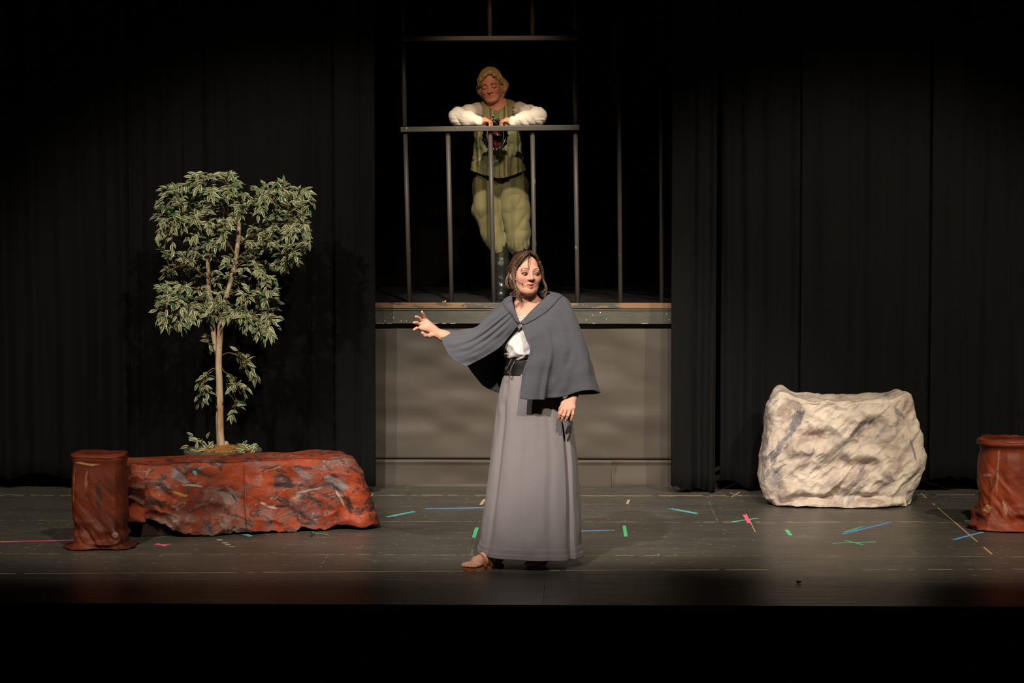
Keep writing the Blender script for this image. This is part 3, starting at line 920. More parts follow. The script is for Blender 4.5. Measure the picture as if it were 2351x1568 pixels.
    # two broad hollows under overhanging folds on the front
    def hollow(px, py, rx, rz, dp):
        q = Pt(px, py, Yf)
        return dp * np.exp(-((X - q[0]) / rx) ** 2 - ((Z - q[2]) / rz) ** 2) * (Nn[..., 1] < 0)
    d -= hollow(1865, 1002, 0.11, 0.035, 0.075) + hollow(1985, 1072, 0.13, 0.05, 0.085) + hollow(1870, 1146, 0.14, 0.025, 0.055) + hollow(2010, 1146, 0.14, 0.025, 0.055)
    d += hollow(1850, 1036, 0.12, 0.04, 0.045) + hollow(1900, 955, 0.2, 0.04, 0.02)
    d = d * (1 - 0.65 * np.abs(Nn[..., 0]))
    P += Nn * (d * edge)[..., None]
    P[..., 2] = np.maximum(P[..., 2], 0.003 + 0.006 * (1 + vnoise(A * 5, 0, 0)))
    # flare of ragged skirt at the foot
    foot = np.clip(1 - Z / 0.07, 0, 1)
    P[..., 0] += Nn[..., 0] * foot * 0.02 * (0.4 + ridge(A * 4, Z * 20, 1.0))
    P[..., 1] += Nn[..., 1] * foot * 0.03 * (0.4 + ridge(A * 4, Z * 20, 1.0))
    return P
P = pale_rock()
rk = mk('pale_rock', P.reshape(-1, 3), gridf(P.shape[0], P.shape[1], True), M_ROCK)
tag(rk, 'big cream and grey crumpled paper rock at the right of the stage', 'stage prop')

# ================================================================== POTTED TREE
TY = 16.10
def T(px, py, dy=0.0): return Pt(px, py, TY + dy)
tree = empty('potted_tree', (T(512, 1045)[0], TY, 0))
tag(tree, 'potted artificial ficus tree with variegated leaves behind the red rock', 'tree')
def bark():
    m, nt, b = new_mat('pale_bark')
    n = noise(nt, coords(nt, 'Object', (1, 1, 0.35)), 22, 5)
    c = mix(nt, ramp(nt, n, [(0.35, 0.0), (0.7, 1.0)]), (0.44, 0.32, 0.21), (0.66, 0.54, 0.39))
    n2 = noise(nt, coords(nt, 'Object', (1, 1, 0.6), loc=(4, 4, 4)), 7, 3)
    c = mix(nt, ramp(nt, n2, [(0.64, 0.0), (0.70, 0.7)]), c, (0.42, 0.20, 0.09))
    n3 = noise(nt, coords(nt, 'Object', (1, 1, 1.2), loc=(1, 7, 4)), 26, 2)
    c = mix(nt, ramp(nt, n3, [(0.70, 0.0), (0.74, 0.8)]), c, (0.12, 0.07, 0.04))
    setc(nt, b, c); b.inputs['Roughness'].default_value = 0.75
    bump(nt, b, n, 0.5, 0.006)
    return m
M_BARK = bark()
M_TWIG = simple('brown_twig', (0.20, 0.115, 0.055), 0.8, 0.2, var=0.3, vs=30)
POT_R = 0.245; POT_Z = 0.366
v, f = lathe([(0.001, 0.0), (POT_R * 0.72, 0.0), (POT_R * 0.78, 0.02), (POT_R * 0.97, POT_Z - 0.03), (POT_R * 1.0, POT_Z), (POT_R * 0.96, POT_Z + 0.012), (POT_R * 0.88, POT_Z + 0.004), (POT_R * 0.86, POT_Z - 0.04)], (T(512, 1045)[0], TY, 0), 56)
mk('pot', v, f, simple('grey_stone_pot', (0.10, 0.095, 0.07), 0.8, 0.2, var=0.4, vs=14, bs=0.3), tree)
n, m = 64, 16
A = np.linspace(0, 2 * PI, n, endpoint=False)[:, None]; s = np.linspace(0, 1, m)[None, :]
X = np.cos(A) * s * POT_R * 0.87; Yv = np.sin(A) * s * POT_R * 0.87
Z = POT_Z - 0.010 + 0.045 * (1 - s ** 2) + 0.006 * vnoise(X * 60, Yv * 60, 0.3)
v = np.stack([X + T(512, 1045)[0], Yv + TY, Z + 0 * A], -1).reshape(-1, 3)
mm, nt, b = new_mat('orange_bark_chips')
vn = node(nt, 'ShaderNodeTexVoronoi'); lk(nt, coords(nt), vn.inputs['Vector']); vn.inputs['Scale'].default_value = 90
setc(nt, b, ramp(nt, vn.outputs['Distance'], [(0.0, (0.60, 0.33, 0.10)), (0.5, (0.45, 0.21, 0.05)), (0.9, (0.16, 0.07, 0.02))]))
bump(nt, b, vn.outputs['Distance'], 0.8, 0.01); b.inputs['Roughness'].default_value = 0.8
mk('bark_chips', v, gridf(n, m, True), mm, tree)
def limb(pts, rs, name='trunk', n=10, mat=None, knob=0.08):
    P = catmull(np.array([T(*p) for p in pts]), 9 * len(pts))
    R = np.interp(np.linspace(0, 1, len(P)), np.linspace(0, 1, len(rs)), rs)
    R = R * (1 + knob * vnoise(np.linspace(0, 3 * len(pts), len(P)), 0.5, pts[0][0] * 0.1))
    v, f = tube(P, R, n)
    return P, mk(name, v, f, mat or M_BARK, tree)
TR1, _ = limb([(512, 1042, -.02), (507, 1000, -.02), (506, 940, -.03), (504, 880, -.03), (502, 830, -.03), (505, 770, -.03), (508, 715, -.03), (516, 690, -.02), (527, 655, -.01), (540, 600, 0), (547, 550, 0.0), (549.5, 507, 0)],
              [0.022, 0.020, 0.020, 0.021, 0.020, 0.019, 0.018, 0.013, 0.014, 0.0145, 0.0135, 0.011])
TR2, _ = limb([(503, 1030, .03), (500, 960, .03), (501, 890, .03), (504, 840, .02), (496, 800, .02), (490, 762, .02), (484, 715, .03), (479, 650, .03), (477, 590, .02), (476, 545, .02)],
              [0.014, 0.013, 0.014, 0.016, 0.017, 0.017, 0.017, 0.015, 0.012, 0.008])
v, f = ball(T(519, 1020, .0), (0.02, 0.02, 0.024), 10, 7)
v = v + 0.006 * np.stack([vnoise(v[:, 0] * 50, v[:, 1] * 50, v[:, 2] * 50)] * 3, -1)
mk('stub', v, f, M_BARK, tree, label='sawn stub beside the trunk foot')
parts = [ball(T(520 + dx, 1027 + dy, -.03), 0.010, 8, 5) for dx, dy in ((0, 0), (3, 1), (-2, 2), (1, -3))]
v, f = merge(parts)
mk('red_flower', v, f, simple('red_petal', (0.6, 0.03, 0.02), 0.6), tree)
BRANCH = [
    ([(548, 520, 0), (530, 500, 0), (505, 470, -.05), (490, 440, -.08), (470, 410, -.1)], .006), ([(549, 510, 0), (555, 488, -.02), (575, 475, -.04), (600, 460, -.06), (625, 430, -.08)], .006),
    ([(551, 505, 0), (565, 485, .03), (600, 470, .08), (650, 455, .1), (690, 445, .1)], .006), ([(546, 565, 0), (570, 545, -.03), (600, 530, -.06), (650, 515, -.08), (695, 510, -.1)], .006),
    ([(545, 560, 0), (575, 552, .02), (610, 540, .06), (660, 535, .08), (700, 545, .1)], .006), ([(541, 600, 0), (560, 580, -.05), (590, 566, -.1), (630, 570, -.12), (665, 590, -.12)], .005),
    ([(537, 620, 0), (560, 600, .02), (590, 600, .08), (620, 615, .1)], .005), ([(532, 640, 0), (548, 622, -.05), (580, 618, -.1), (610, 635, -.12)], .005),
    ([(541, 588, 0), (525, 560, -.02), (505, 530, -.05), (470, 510, -.1), (420, 500, -.12)], .006), ([(478, 580, .02), (450, 550, .0), (420, 520, -.05), (390, 510, -.08)], .006),
    ([(477, 560, .02), (460, 520, .03), (430, 480, .05), (400, 450, .05)], .006), ([(479, 640, .02), (450, 620, -.04), (420, 610, -.08), (390, 620, -.1)], .005),
    ([(482, 680, .02), (460, 665, -.05), (420, 660, -.1), (380, 680, -.1)], .006), ([(485, 700, .02), (460, 695, .02), (420, 700, .05), (385, 715, .05)], .005),
    ([(520, 680, -.02), (545, 670, -.05), (580, 680, -.08), (620, 690, -.1)], .005), ([(512, 700, -.02), (535, 715, -.04), (570, 725, -.02), (600, 745, .0)], .004),
    ([(503, 820, -.02), (525, 810, -.06), (555, 822, -.1), (580, 850, -.1)], .004), ([(497, 846, -.02), (485, 848, -.05), (470, 865, -.06), (462, 900, -.06)], .004),
    ([(508, 836, -.02), (512, 850, -.05), (535, 870, -.07), (552, 905, -.08)], .004), ([(520, 880, -.05), (525, 900, -.06), (540, 925, -.06), (537, 945, -.06)], .003),
    ([(550, 507, 0), (540, 470, -.02), (528, 430, -.03), (515, 405, -.04)], .005), ([(500, 800, .02), (490, 790, 0), (480, 790, -.02)], .003),
]
BR = []
for pts, r in BRANCH:
    P, _ = limb(pts, [r, r * 0.85, r * 0.6, r * 0.4], 'branch', 7, M_TWIG, 0.1)
    BR.append(P)

# leaf blade, 1 m long along +x, folded on its midrib and arched
def leaf_mesh(name, mat, bend, width):
    n = 6
    V = []; UV = []; F = []
    for i in range(n):
        t = i / (n - 1)
        w = width * math.sin(PI * min(1, t ** 0.8)) ** 0.85 * (1 - 0.15 * t)
        zc = -bend * t * t
        for k, sgn in enumerate((-1, 0, 1)):
            V.append((t, sgn * w, zc + abs(sgn) * w * 0.35)); UV.append((0.5 + 0.5 * sgn, t))
    for i in range(n - 1):
        for k in range(2):
            a = i * 3 + k
            F.append((a, a + 3, a + 4, a + 1))
    me = mesh_data(name, V, F, UV)
    me.materials.append(mat)
    return me, np.array(V), F, np.array(UV)
def leaf_material(name, varieg):
    m, nt, b = new_mat(name)
    uv = node(nt, 'ShaderNodeTexCoord'); sx = node(nt, 'ShaderNodeSeparateXYZ'); lk(nt, uv.outputs['UV'], sx.inputs[0])
    u = math_n(nt, 'MULTIPLY', math_n(nt, 'ABSOLUTE', math_n(nt, 'SUBTRACT', sx.outputs[0], 0.5)), 2.0)
    geo = node(nt, 'ShaderNodeNewGeometry')
    n = noise(nt, geo.outputs['Position'], 45, 3)
    n2 = noise(nt, geo.outputs['Position'], 9, 2)
    g = mix(nt, ramp(nt, n2, [(0.3, 0.0), (0.7, 1.0)]), (0.022, 0.055, 0.016), (0.085, 0.135, 0.040))
    if varieg:
        fac = math_n(nt, 'ADD', u, math_n(nt, 'MULTIPLY', math_n(nt, 'SUBTRACT', n, 0.5), 0.6))
        g = mix(nt, ramp(nt, fac, [(0.56, 0.0), (0.66, 1.0)]), g, (0.60, 0.60, 0.40))
        mid = math_n(nt, 'LESS_THAN', u, 0.07)
        g = mix(nt, math_n(nt, 'MULTIPLY', mid, 0.5), g, (0.35, 0.38, 0.2))
    else:
        g = mix(nt, n, (0.012, 0.085, 0.030), (0.02, 0.15, 0.05))
    setc(nt, b, g)
    b.inputs['Roughness'].default_value = 0.42; b.inputs['Specular IOR Level'].default_value = 0.4
    b.inputs['Transmission Weight'].default_value = 0.0
    return m
M_LEAF = leaf_material('variegated_leaf', True); M_LEAFG = leaf_material('plain_green_leaf', False)
LEAFM = [leaf_mesh('leaf', M_LEAF, 0.18, 0.19), leaf_mesh('leaf', M_LEAF, 0.40, 0.17), leaf_mesh('leaf', M_LEAFG, 0.25, 0.18)]
CROWN = [(440, 402), (470, 396), (512, 394), (545, 414), (560, 440), (590, 432), (612, 424), (640, 414), (656, 420), (690, 430), (712, 440), (718, 462), (706, 492), (710, 520), (710, 556),
         (690, 580), (676, 600), (650, 615), (632, 640), (632, 668), (640, 700), (640, 728), (610, 732), (570, 735), (530, 740), (490, 735), (450, 735), (420, 750), (385, 748), (362, 735), (356, 705),
         (366, 660), (385, 630), (408, 600), (400, 578), (372, 570), (364, 540), (364, 490), (368, 455), (380, 430), (406, 424), (420, 436)]
def inside(x, y, poly):
    c = False; j = len(poly) - 1
    for i in range(len(poly)):
        xi, yi = poly[i]; xj, yj = poly[j]
        if (yi > y) != (yj > y) and x < (xj - xi) * (y - yi) / (yj - yi) + xi: c = not c
        j = i
    return c
allbr = np.concatenate(BR[:16] + [BR[20]])
leaves = []      # (4x4, variant, nearness)
twigs = []
rl = random.Random(11)
def add_leaf(p, d, size, var=None, roll=None):
    d = np.asarray(d, float); d /= np.linalg.norm(d) + 1e-9
    up = np.array([rl.uniform(-.7, .7), rl.uniform(-1.4, .0), rl.uniform(.3, 1.0)]) if roll is None else np.asarray(roll, float)
    y = np.cross(up, d); y /= np.linalg.norm(y) + 1e-9
    z = np.cross(d, y)
    M = np.eye(4); M[:3, 0] = d * size; M[:3, 1] = y * size; M[:3, 2] = z * size; M[:3, 3] = p
    if var is None: var = 2 if rl.random() < 0.045 else (0 if rl.random() < 0.6 else 1)
    leaves.append((M, var))
def spray(base, tip, nleaf, droop, lsize=0.053, start=0.3):
    base = np.asarray(base, float); tip = np.asarray(tip, float)
    L = np.linalg.norm(tip - base)
    mid = (base + tip) / 2 + np.array([0, 0, droop * L])
    P = catmull([base, mid, tip], 12)
    twigs.append(tube(P, np.linspace(0.0022, 0.0011, 12), 4))
    for k in range(nleaf):
        s = start + (1 - start) * (k + 0.5) / nleaf
        i = min(10, int(s * 11)); fr = s * 11 - i
        p = P[i] * (1 - fr) + P[i + 1] * fr
        t = P[i + 1] - P[i]; t /= np.linalg.norm(t) + 1e-9
        side = np.cross(t, [0, 0, 1.0]); nn = np.linalg.norm(side)
        side = side / nn if nn > 0.1 else np.array([1.0, 0, 0])
        a = (1 if k % 2 else -1)
        d = t * rl.uniform(0.35, 1.0) + side * a * rl.uniform(0.4, 0.9) + np.array([rl.uniform(-.3, .3), rl.uniform(-.55, .25), rl.uniform(-.6, .45)])
        add_leaf(p, d, lsize * rl.uniform(0.75, 1.2))
    t = P[-1] - P[-2]
    add_leaf(P[-1], t / np.linalg.norm(t) + np.array([0, 0, -.2]), lsize * 1.05)
OUT_TIPS = [(440, 402), (418, 430), (378, 430), (406, 425), (366, 464), (364, 490), (366, 538), (370, 562), (384, 574), (464, 402), (480, 400), (508, 396), (524, 398), (543, 416), (418, 420),
            (587, 430), (610, 424), (635, 417), (651, 420), (684, 432), (705, 437), (716, 460), (708, 476), (698, 492), (697, 513), (706, 522), (709, 552), (700, 564), (684, 575), (678, 595), (655, 615), (630, 643), (645, 608),
            (628, 668), (635, 694), (641, 722), (627, 735), (620, 768), (606, 776), (378, 635), (365, 653), (357, 708), (364, 730), (374, 743), (387, 748), (419, 752), (440, 730), (404, 740), (560, 745), (590, 760)]
def nearest(p, arr, down=0.0):
    d = np.linalg.norm((arr - p) * [1, 0.8, 1], axis=1) + rl.random() * 0.02
    ok = d > 0.06
    i = np.argmin(np.where(ok, d, 9))
    return arr[i]
for (x, y) in OUT_TIPS:
    tip = T(x, y + 4, rl.uniform(-.2, .15))
    b0 = nearest(tip, allbr)
    # start part-way so the outline sprays stay inside the crown
    spray(b0, tip, 11, 0.16)
cnt = 0
while cnt < 430:
    x = rl.uniform(355, 720); y = rl.uniform(395, 750)
    if not inside(x, y, CROWN): continue
    if y > 600 and x > 560 and rl.random() < 0.35: continue
    if 536 < x < 560 and 505 < y < 640 and rl.random() < 0.7: continue
    dy = rl.uniform(-.26, .24)
    if abs(x - (549 - (y - 507) * 0.17)) < 14 and 500 < y < 680: dy = rl.uniform(.05, .24)
    tip = T(x, y, dy)
    spray(nearest(tip, allbr), tip, 7, 0.15, start=0.1)
    cnt += 1
for br, tips in ((BR[16], [(590, 862), (575, 838), (560, 815), (583, 872), (565, 850), (545, 805)]), (BR[17], [(455, 925), (466, 918), (478, 905), (455, 880), (470, 890), (478, 862)]),
                 (BR[18], [(560, 905), (548, 885), (535, 868), (566, 890), (530, 890), (541, 915)]), (BR[19], [(533, 955), (545, 930), (552, 925)]), (BR[15], [(622, 770), (605, 777), (590, 770), (600, 750), (575, 745), (612, 760), (560, 752), (632, 745), (540, 740), (618, 748), (585, 758)]),
                 (BR[21], [(475, 775), (482, 795)])):
    for (x, y) in tips:
        tip = T(x, y, rl.uniform(-.15, .02))
        spray(br[rl.randrange(len(br) // 3, len(br))], tip, 6, 0.12, start=0.2)
# ivy leaves lying on the pot
for k in range(34):
    x = rl.choice([rl.uniform(432, 500), rl.uniform(432, 500), rl.uniform(528, 590)])
    hgt = rl.uniform(0.0, 0.02) + (0.05 if 440 < x < 475 and rl.random() < 0.5 else 0)
    p = T(x, 1040, -rl.uniform(.02, .18) if rl.random() < 0.8 else 0.05)
    p[2] = POT_Z + 0.015 + hgt
    add_leaf(p, (rl.uniform(-1, 1), rl.uniform(-.8, .3), rl.uniform(-.2, 1.0) if x < 500 else rl.uniform(-.2, .25)), 0.058 * rl.uniform(.8, 1.3), var=rl.choice([0, 0, 1]))
# the leaves that show largest are single parts, the rest one mass
order = sorted(range(len(leaves)), key=lambda i: leaves[i][0][1, 3] - 3.0 * np.linalg.norm(leaves[i][0][:3, 0]))
single = set(order[:300])
tl = np.array(tree.location)
V = []; F = []; UV = []; MI = []; nb = 0
for i, (M, var) in enumerate(leaves):
    if i in single:
        o = bpy.data.objects.new('leaf', LEAFM[var][0]); COL.objects.link(o)
        o.parent = tree
        M2 = M.copy(); M2[:3, 3] -= tl
        o.matrix_basis = Matrix(M2.tolist())
    else:
        me, v, f, uv = LEAFM[var]
        V.append(v @ M[:3, :3].T + M[:3, 3] - tl); UV.append(uv)
        F += [tuple(j + nb for j in q) for q in f]; MI += [1 if var == 2 else 0] * len(f); nb += len(v)
me = mesh_data('foliage', np.concatenate(V), F, np.concatenate(UV))
me.materials.append(M_LEAF); me.materials.append(M_LEAFG)
me.polygons.foreach_set('material_index', MI)
fo = bpy.data.objects.new('foliage', me); COL.objects.link(fo); fo.parent = tree
fo['kind'] = 'stuff'
v, f = merge(twigs)
tw = mk('twigs', v, f, M_TWIG, tree); tw['kind'] = 'stuff'
# grass blades by the trunk foot
parts = [tube(catmull([T(x0, 1040, -.06), T((x0 + x1) / 2 + 2, (1040 + y1) / 2, -.07), T(x1, y1, -.08)], 8), np.linspace(.002, .0008, 8), 5) for x0, x1, y1 in ((527, 520, 1017), (527, 529, 1026), (530, 515, 1038), (528, 540, 1040))]
v, f = merge(parts)
mk('grass_blades', v, f, simple('grass_green', (0.06, 0.15, 0.04), 0.5), tree)

# ================================================================== MARKS ON THE FLOOR
def tape_mat(name, c): return simple(name, c, 0.55, 0.3, var=0.12, vs=40)
TG = tape_mat('green_tape', (0.10, 0.62, 0.26)); TB = tape_mat('blue_tape', (0.12, 0.33, 0.78)); TP = tape_mat('pink_tape', (0.85, 0.12, 0.28))
TT = tape_mat('tan_tape', (0.50, 0.34, 0.20)); TWH = tape_mat('pale_tape', (0.40, 0.34, 0.28))
def strip_geo(x0, y0, x1, y1, w, z=0.0008):
    a = FL(x0, y0); b_ = FL(x1, y1)
    d = b_ - a; L = np.linalg.norm(d); d /= L; n_ = np.array([-d[1], d[0], 0])
    k = max(2, int(L / 0.05))
    t = np.linspace(0, 1, k)
    V = []
    for q in t:
        p = a + d * L * q
        for s_, zz_ in ((-1, 0.0002), (1, 0.0002), (1, z), (-1, z)):
            V.append(p + n_ * s_ * w / 2 * (1 + 0.06 * rng.uniform(-1, 1)) + np.array([0, 0, zz_]))
    F = [(0, 1, 2, 3), tuple(4 * (k - 1) + i for i in (3, 2, 1, 0))]
    for i in range(k - 1):
        for e in range(4):
            F.append((4 * i + e, 4 * i + 4 + e, 4 * i + 4 + (e + 1) % 4, 4 * i + (e + 1) % 4))
    return np.array(V), F
def tape(x0, y0, x1, y1, w, mat, label, group='spike tape strips on the stage floor', z=0.0008):
    v, f = strip_geo(x0, y0, x1, y1, w, z)
    return tag(mk('spike_tape', v, f, mat, smooth=False), label, 'tape', group)
def cross(strips, label):
    a = FL(*strips[0][:2]); b_ = FL(*strips[0][2:4])
    o = empty('tape_cross', ((a + b_) / 2))
    tag(o, label, 'tape', 'taped crosses on the stage floor')
    for i, (x0, y0, x1, y1, w, mat) in enumerate(strips):
        v, f = strip_geo(x0, y0, x1, y1, w, 0.0008 + 0.0006 * i)
        mk('tape_strip', v, f, mat, o, smooth=False)
tape(-20, 1244.5, 171, 1240, 0.022, TP, 'long thin pink tape running off the left edge')
cross([(352, 1251.5, 391, 1249.5, 0.022, TP), (360, 1248.5, 380, 1253.5, 0.022, TP)], 'small pink tape cross between the left column and red rock')
tape(554, 1222.5, 577, 1230.5, 0.020, TG, 'short green tape stub under the front of the red rock')
tape(550, 1223.5, 573, 1231.5, 0.018, TB, 'short blue tape stub under the front of the red rock')
tape(840, 1206, 852, 1207.5, 0.022, TG, 'tiny green tape end at the red rock\'s right foot')
tape(888, 1186.5, 950, 1174.5, 0.024, TG, 'slanted green tape between the red rock and the woman')
tape(891, 1187.5, 952, 1175.5, 0.016, TB, 'slanted blue tape edging the green one near the red rock')
tape(977, 1168, 1116, 1165.5, 0.020, TB, 'long thin blue tape left of the woman\'s skirt')
tape(1104, 1158.5, 1113, 1146, 0.020, TT, 'short tan tape at the left edge of the woman\'s skirt')
tape(1088, 1234, 1095, 1211.5, 0.022, TG, 'short upright green tape left of the woman\'s hem')
tape(1330, 1219, 1411, 1217, 0.020, TB, 'thin blue tape right of the woman\'s skirt')
tape(1433, 1207, 1437, 1231.5, 0.020, TG, 'short upright green tape right of the woman\'s skirt')
tape(1440, 1156.5, 1444, 1147.5, 0.016, TT, 'short tan tape on the floor before the platform\'s right half')
tape(1540, 1167.5, 1600, 1178.5, 0.022, TG, 'slanted green tape below the platform\'s right corner')
tape(1535, 1167.5, 1598, 1179.5, 0.016, TB, 'slanted blue tape edging the green one below the platform')
cross([(1682, 1198, 1740, 1189.5, 0.018, TG), (1709.5, 1182, 1720.5, 1200.5, 0.024, TP)], 'pink and green tape cross left of the pale rock')
tape(1713, 1180, 1734.5, 1222, 0.005, TT, 'thin tan line running down from the pink tape cross')
tape(1806, 1216.5, 1815, 1229, 0.022, TG, 'short green tape in front of the pale rock')
tape(1939, 1222, 1985, 1208.5, 0.024, TG, 'slanted green tape before the pale rock, beside a long blue one')
tape(1944, 1222.8, 1988, 1209, 0.014, TB, 'short blue tape edging the slanted green one before the rock')
tape(1934, 1226.5, 2047, 1198, 0.022, TB, 'long slanted blue tape before the right side of the pale rock')
cross([(1911, 1247.5, 2011, 1244, 0.016, TG), (1939, 1241, 1980, 1251, 0.018, TG)], 'flat green tape cross in front of the pale rock')
tape(2215, 1196, 2240, 1196, 0.030, TG, 'short green tape touching the cropped right column')
tape(2190, 1239, 2256, 1221.5, 0.024, TB, 'slanted blue tape under the cropped right column')
cross([(1676, 1131, 1702, 1139, 0.010, TT), (1681, 1140, 1699, 1130, 0.010, TT)], 'faint tan tape cross at the curtain foot left of the rock')
def dashes(pts, w, mat, label, gap=0.35, n=24, seed=1):
    (x0, y0), (x1, y1) = pts
    r_ = random.Random(seed)
    c_ = FL((x0 + x1) / 2, (y0 + y1) / 2)
    o = empty('painted_line', c_); tag(o, label, 'floor marking', 'worn lines on the stage floor')
    runs = []; cur = None
    for i in range(n):
        if r_.random() < gap:
            cur = None; continue
        if cur is None: cur = [i / n, 0]; runs.append(cur)
        cur[1] = (i + r_.uniform(0.75, 1.0)) / n
    for a, b_ in runs:
        v, f = strip_geo(x0 + (x1 - x0) * a, y0 + (y1 - y0) * a, x0 + (x1 - x0) * b_, y0 + (y1 - y0) * b_, w * r_.uniform(0.6, 1.1), 0.0006)
        mk('dash', v, f, mat, o, smooth=False)
dashes(((2108, 1127), (2278, 1273)), 0.010, TT, 'worn tan diagonal line between the pale rock and right column', 0.25, 26, 3)
dashes(((-20, 1317.5), (1112, 1311)), 0.014, TWH, 'long worn pale line along the stage front, left of the woman', 0.03, 60, 5)
dashes(((1262, 1309.6), (1765, 1308)), 0.014, TWH, 'long worn pale line along the stage front, right of the woman', 0.05, 40, 6)
dashes(((1980, 1308), (2370, 1306.5)), 0.010, TWH, 'faint pale line along the stage front at far right', 0.3, 26, 7)
dashes(((1600, 1198.5), (2192, 1197.5)), 0.010, TT, 'broken tan line crossing in front of the pale rock', 0.6, 40, 8)
dashes(((0, 1138.5), (165, 1138)), 0.012, TWH, 'short pale line by the curtain at far left', 0.2, 12, 9)
dashes(((870, 1137), (1115, 1136.5)), 0.010, TWH, 'faint pale line at the platform foot, left of the woman', 0.25, 20, 10)
dashes(((1330, 1137.5), (2240, 1136)), 0.012, TWH, 'pale line at the foot of platform, curtains and rock', 0.08, 70, 11)
dashes(((842, 1150), (857, 1133)), 0.010, TT, 'short tan slanted line at the platform\'s left corner', 0.1, 5, 12)
dashes(((500, 1237), (533, 1256)), 0.030, TWH, 'patch of pale scuffs below the red rock', 0.35, 14, 13)
# fallen leaves and bits
M_DRY = simple('dry_leaf', (0.05, 0.03, 0.018), 0.8)
def debris(px, py, scale, mat, label, n=4, seed=0):
    r_ = random.Random(seed); p = FL(px, py)
    parts = []
    for k in range(n):
        a = r_.uniform(0, 2 * PI); L = scale * r_.uniform(0.5, 1.0)
        d = np.array([math.cos(a), math.sin(a), 0]); s_ = np.array([-d[1], d[0], 0])
        m_ = []
        for t in np.linspace(0, 1, 6):
            w = 0.28 * L * math.sin(PI * t) + 0.0008
            z = 0.003 + 0.35 * L * math.sin(PI * t * 0.8) * r_.uniform(.5, 1)
            m_ += [p + d * L * t + s_ * w + [0, 0, z], p + d * L * t + [0, 0, z * .7], p + d * L * t - s_ * w + [0, 0, z]]
        F = [(i * 3 + k2, i * 3 + 3 + k2, i * 3 + 4 + k2, i * 3 + 1 + k2) for i in range(5) for k2 in range(2)]
        parts.append((np.array(m_), F))
    v, f = merge(parts)
    v[:, 2] = np.maximum(v[:, 2] - v[:, 2].min() + 0.0005, 0.0005)
    return tag(mk('fallen_leaf', v, f, mat, solid=0.0008), label, 'leaf', 'bits lying on the stage floor')
debris(1832, 1340, 0.035, M_DRY, 'dark curled dry leaf near the stage front edge', 5, 1)
debris(1507, 1276, 0.020, simple('pale_leaf', (0.35, 0.37, 0.22), 0.7), 'small pale leaf right of the woman on the dark floor', 3, 2)
debris(1460, 1280, 0.025, M_DRY, 'small dark twig-like leaf right of the woman', 2, 3)
sp = empty('plastic_sprig', FL(735, 1226))
tag(sp, 'small green plastic sprig fallen in front of the red rock', 'sprig', 'bits lying on the stage floor')
gp = simple('green_plastic', (0.05, 0.24, 0.10), 0.4)
a, b_, c_ = FL(722, 1226, 0.004), FL(738, 1225, 0.008), FL(757, 1229, 0.002)
v, f = tube(catmull([a, b_, c_], 12), np.linspace(0.004, 0.0015, 12), 6); mk('stem', v, f, gp, sp)
v, f = tube(catmull([FL(714, 1222, .004), FL(719, 1222, .018), FL(722, 1226, .006)], 8), 0.0035, 6); mk('stalk', v, f, gp, sp)
v, f = ball(FL(715, 1229.5, 0.006), (0.008, 0.008, 0.006), 8, 6); mk('bud', v, f, simple('dark_bud', (0.01, 0.025, 0.018), 0.4), sp)

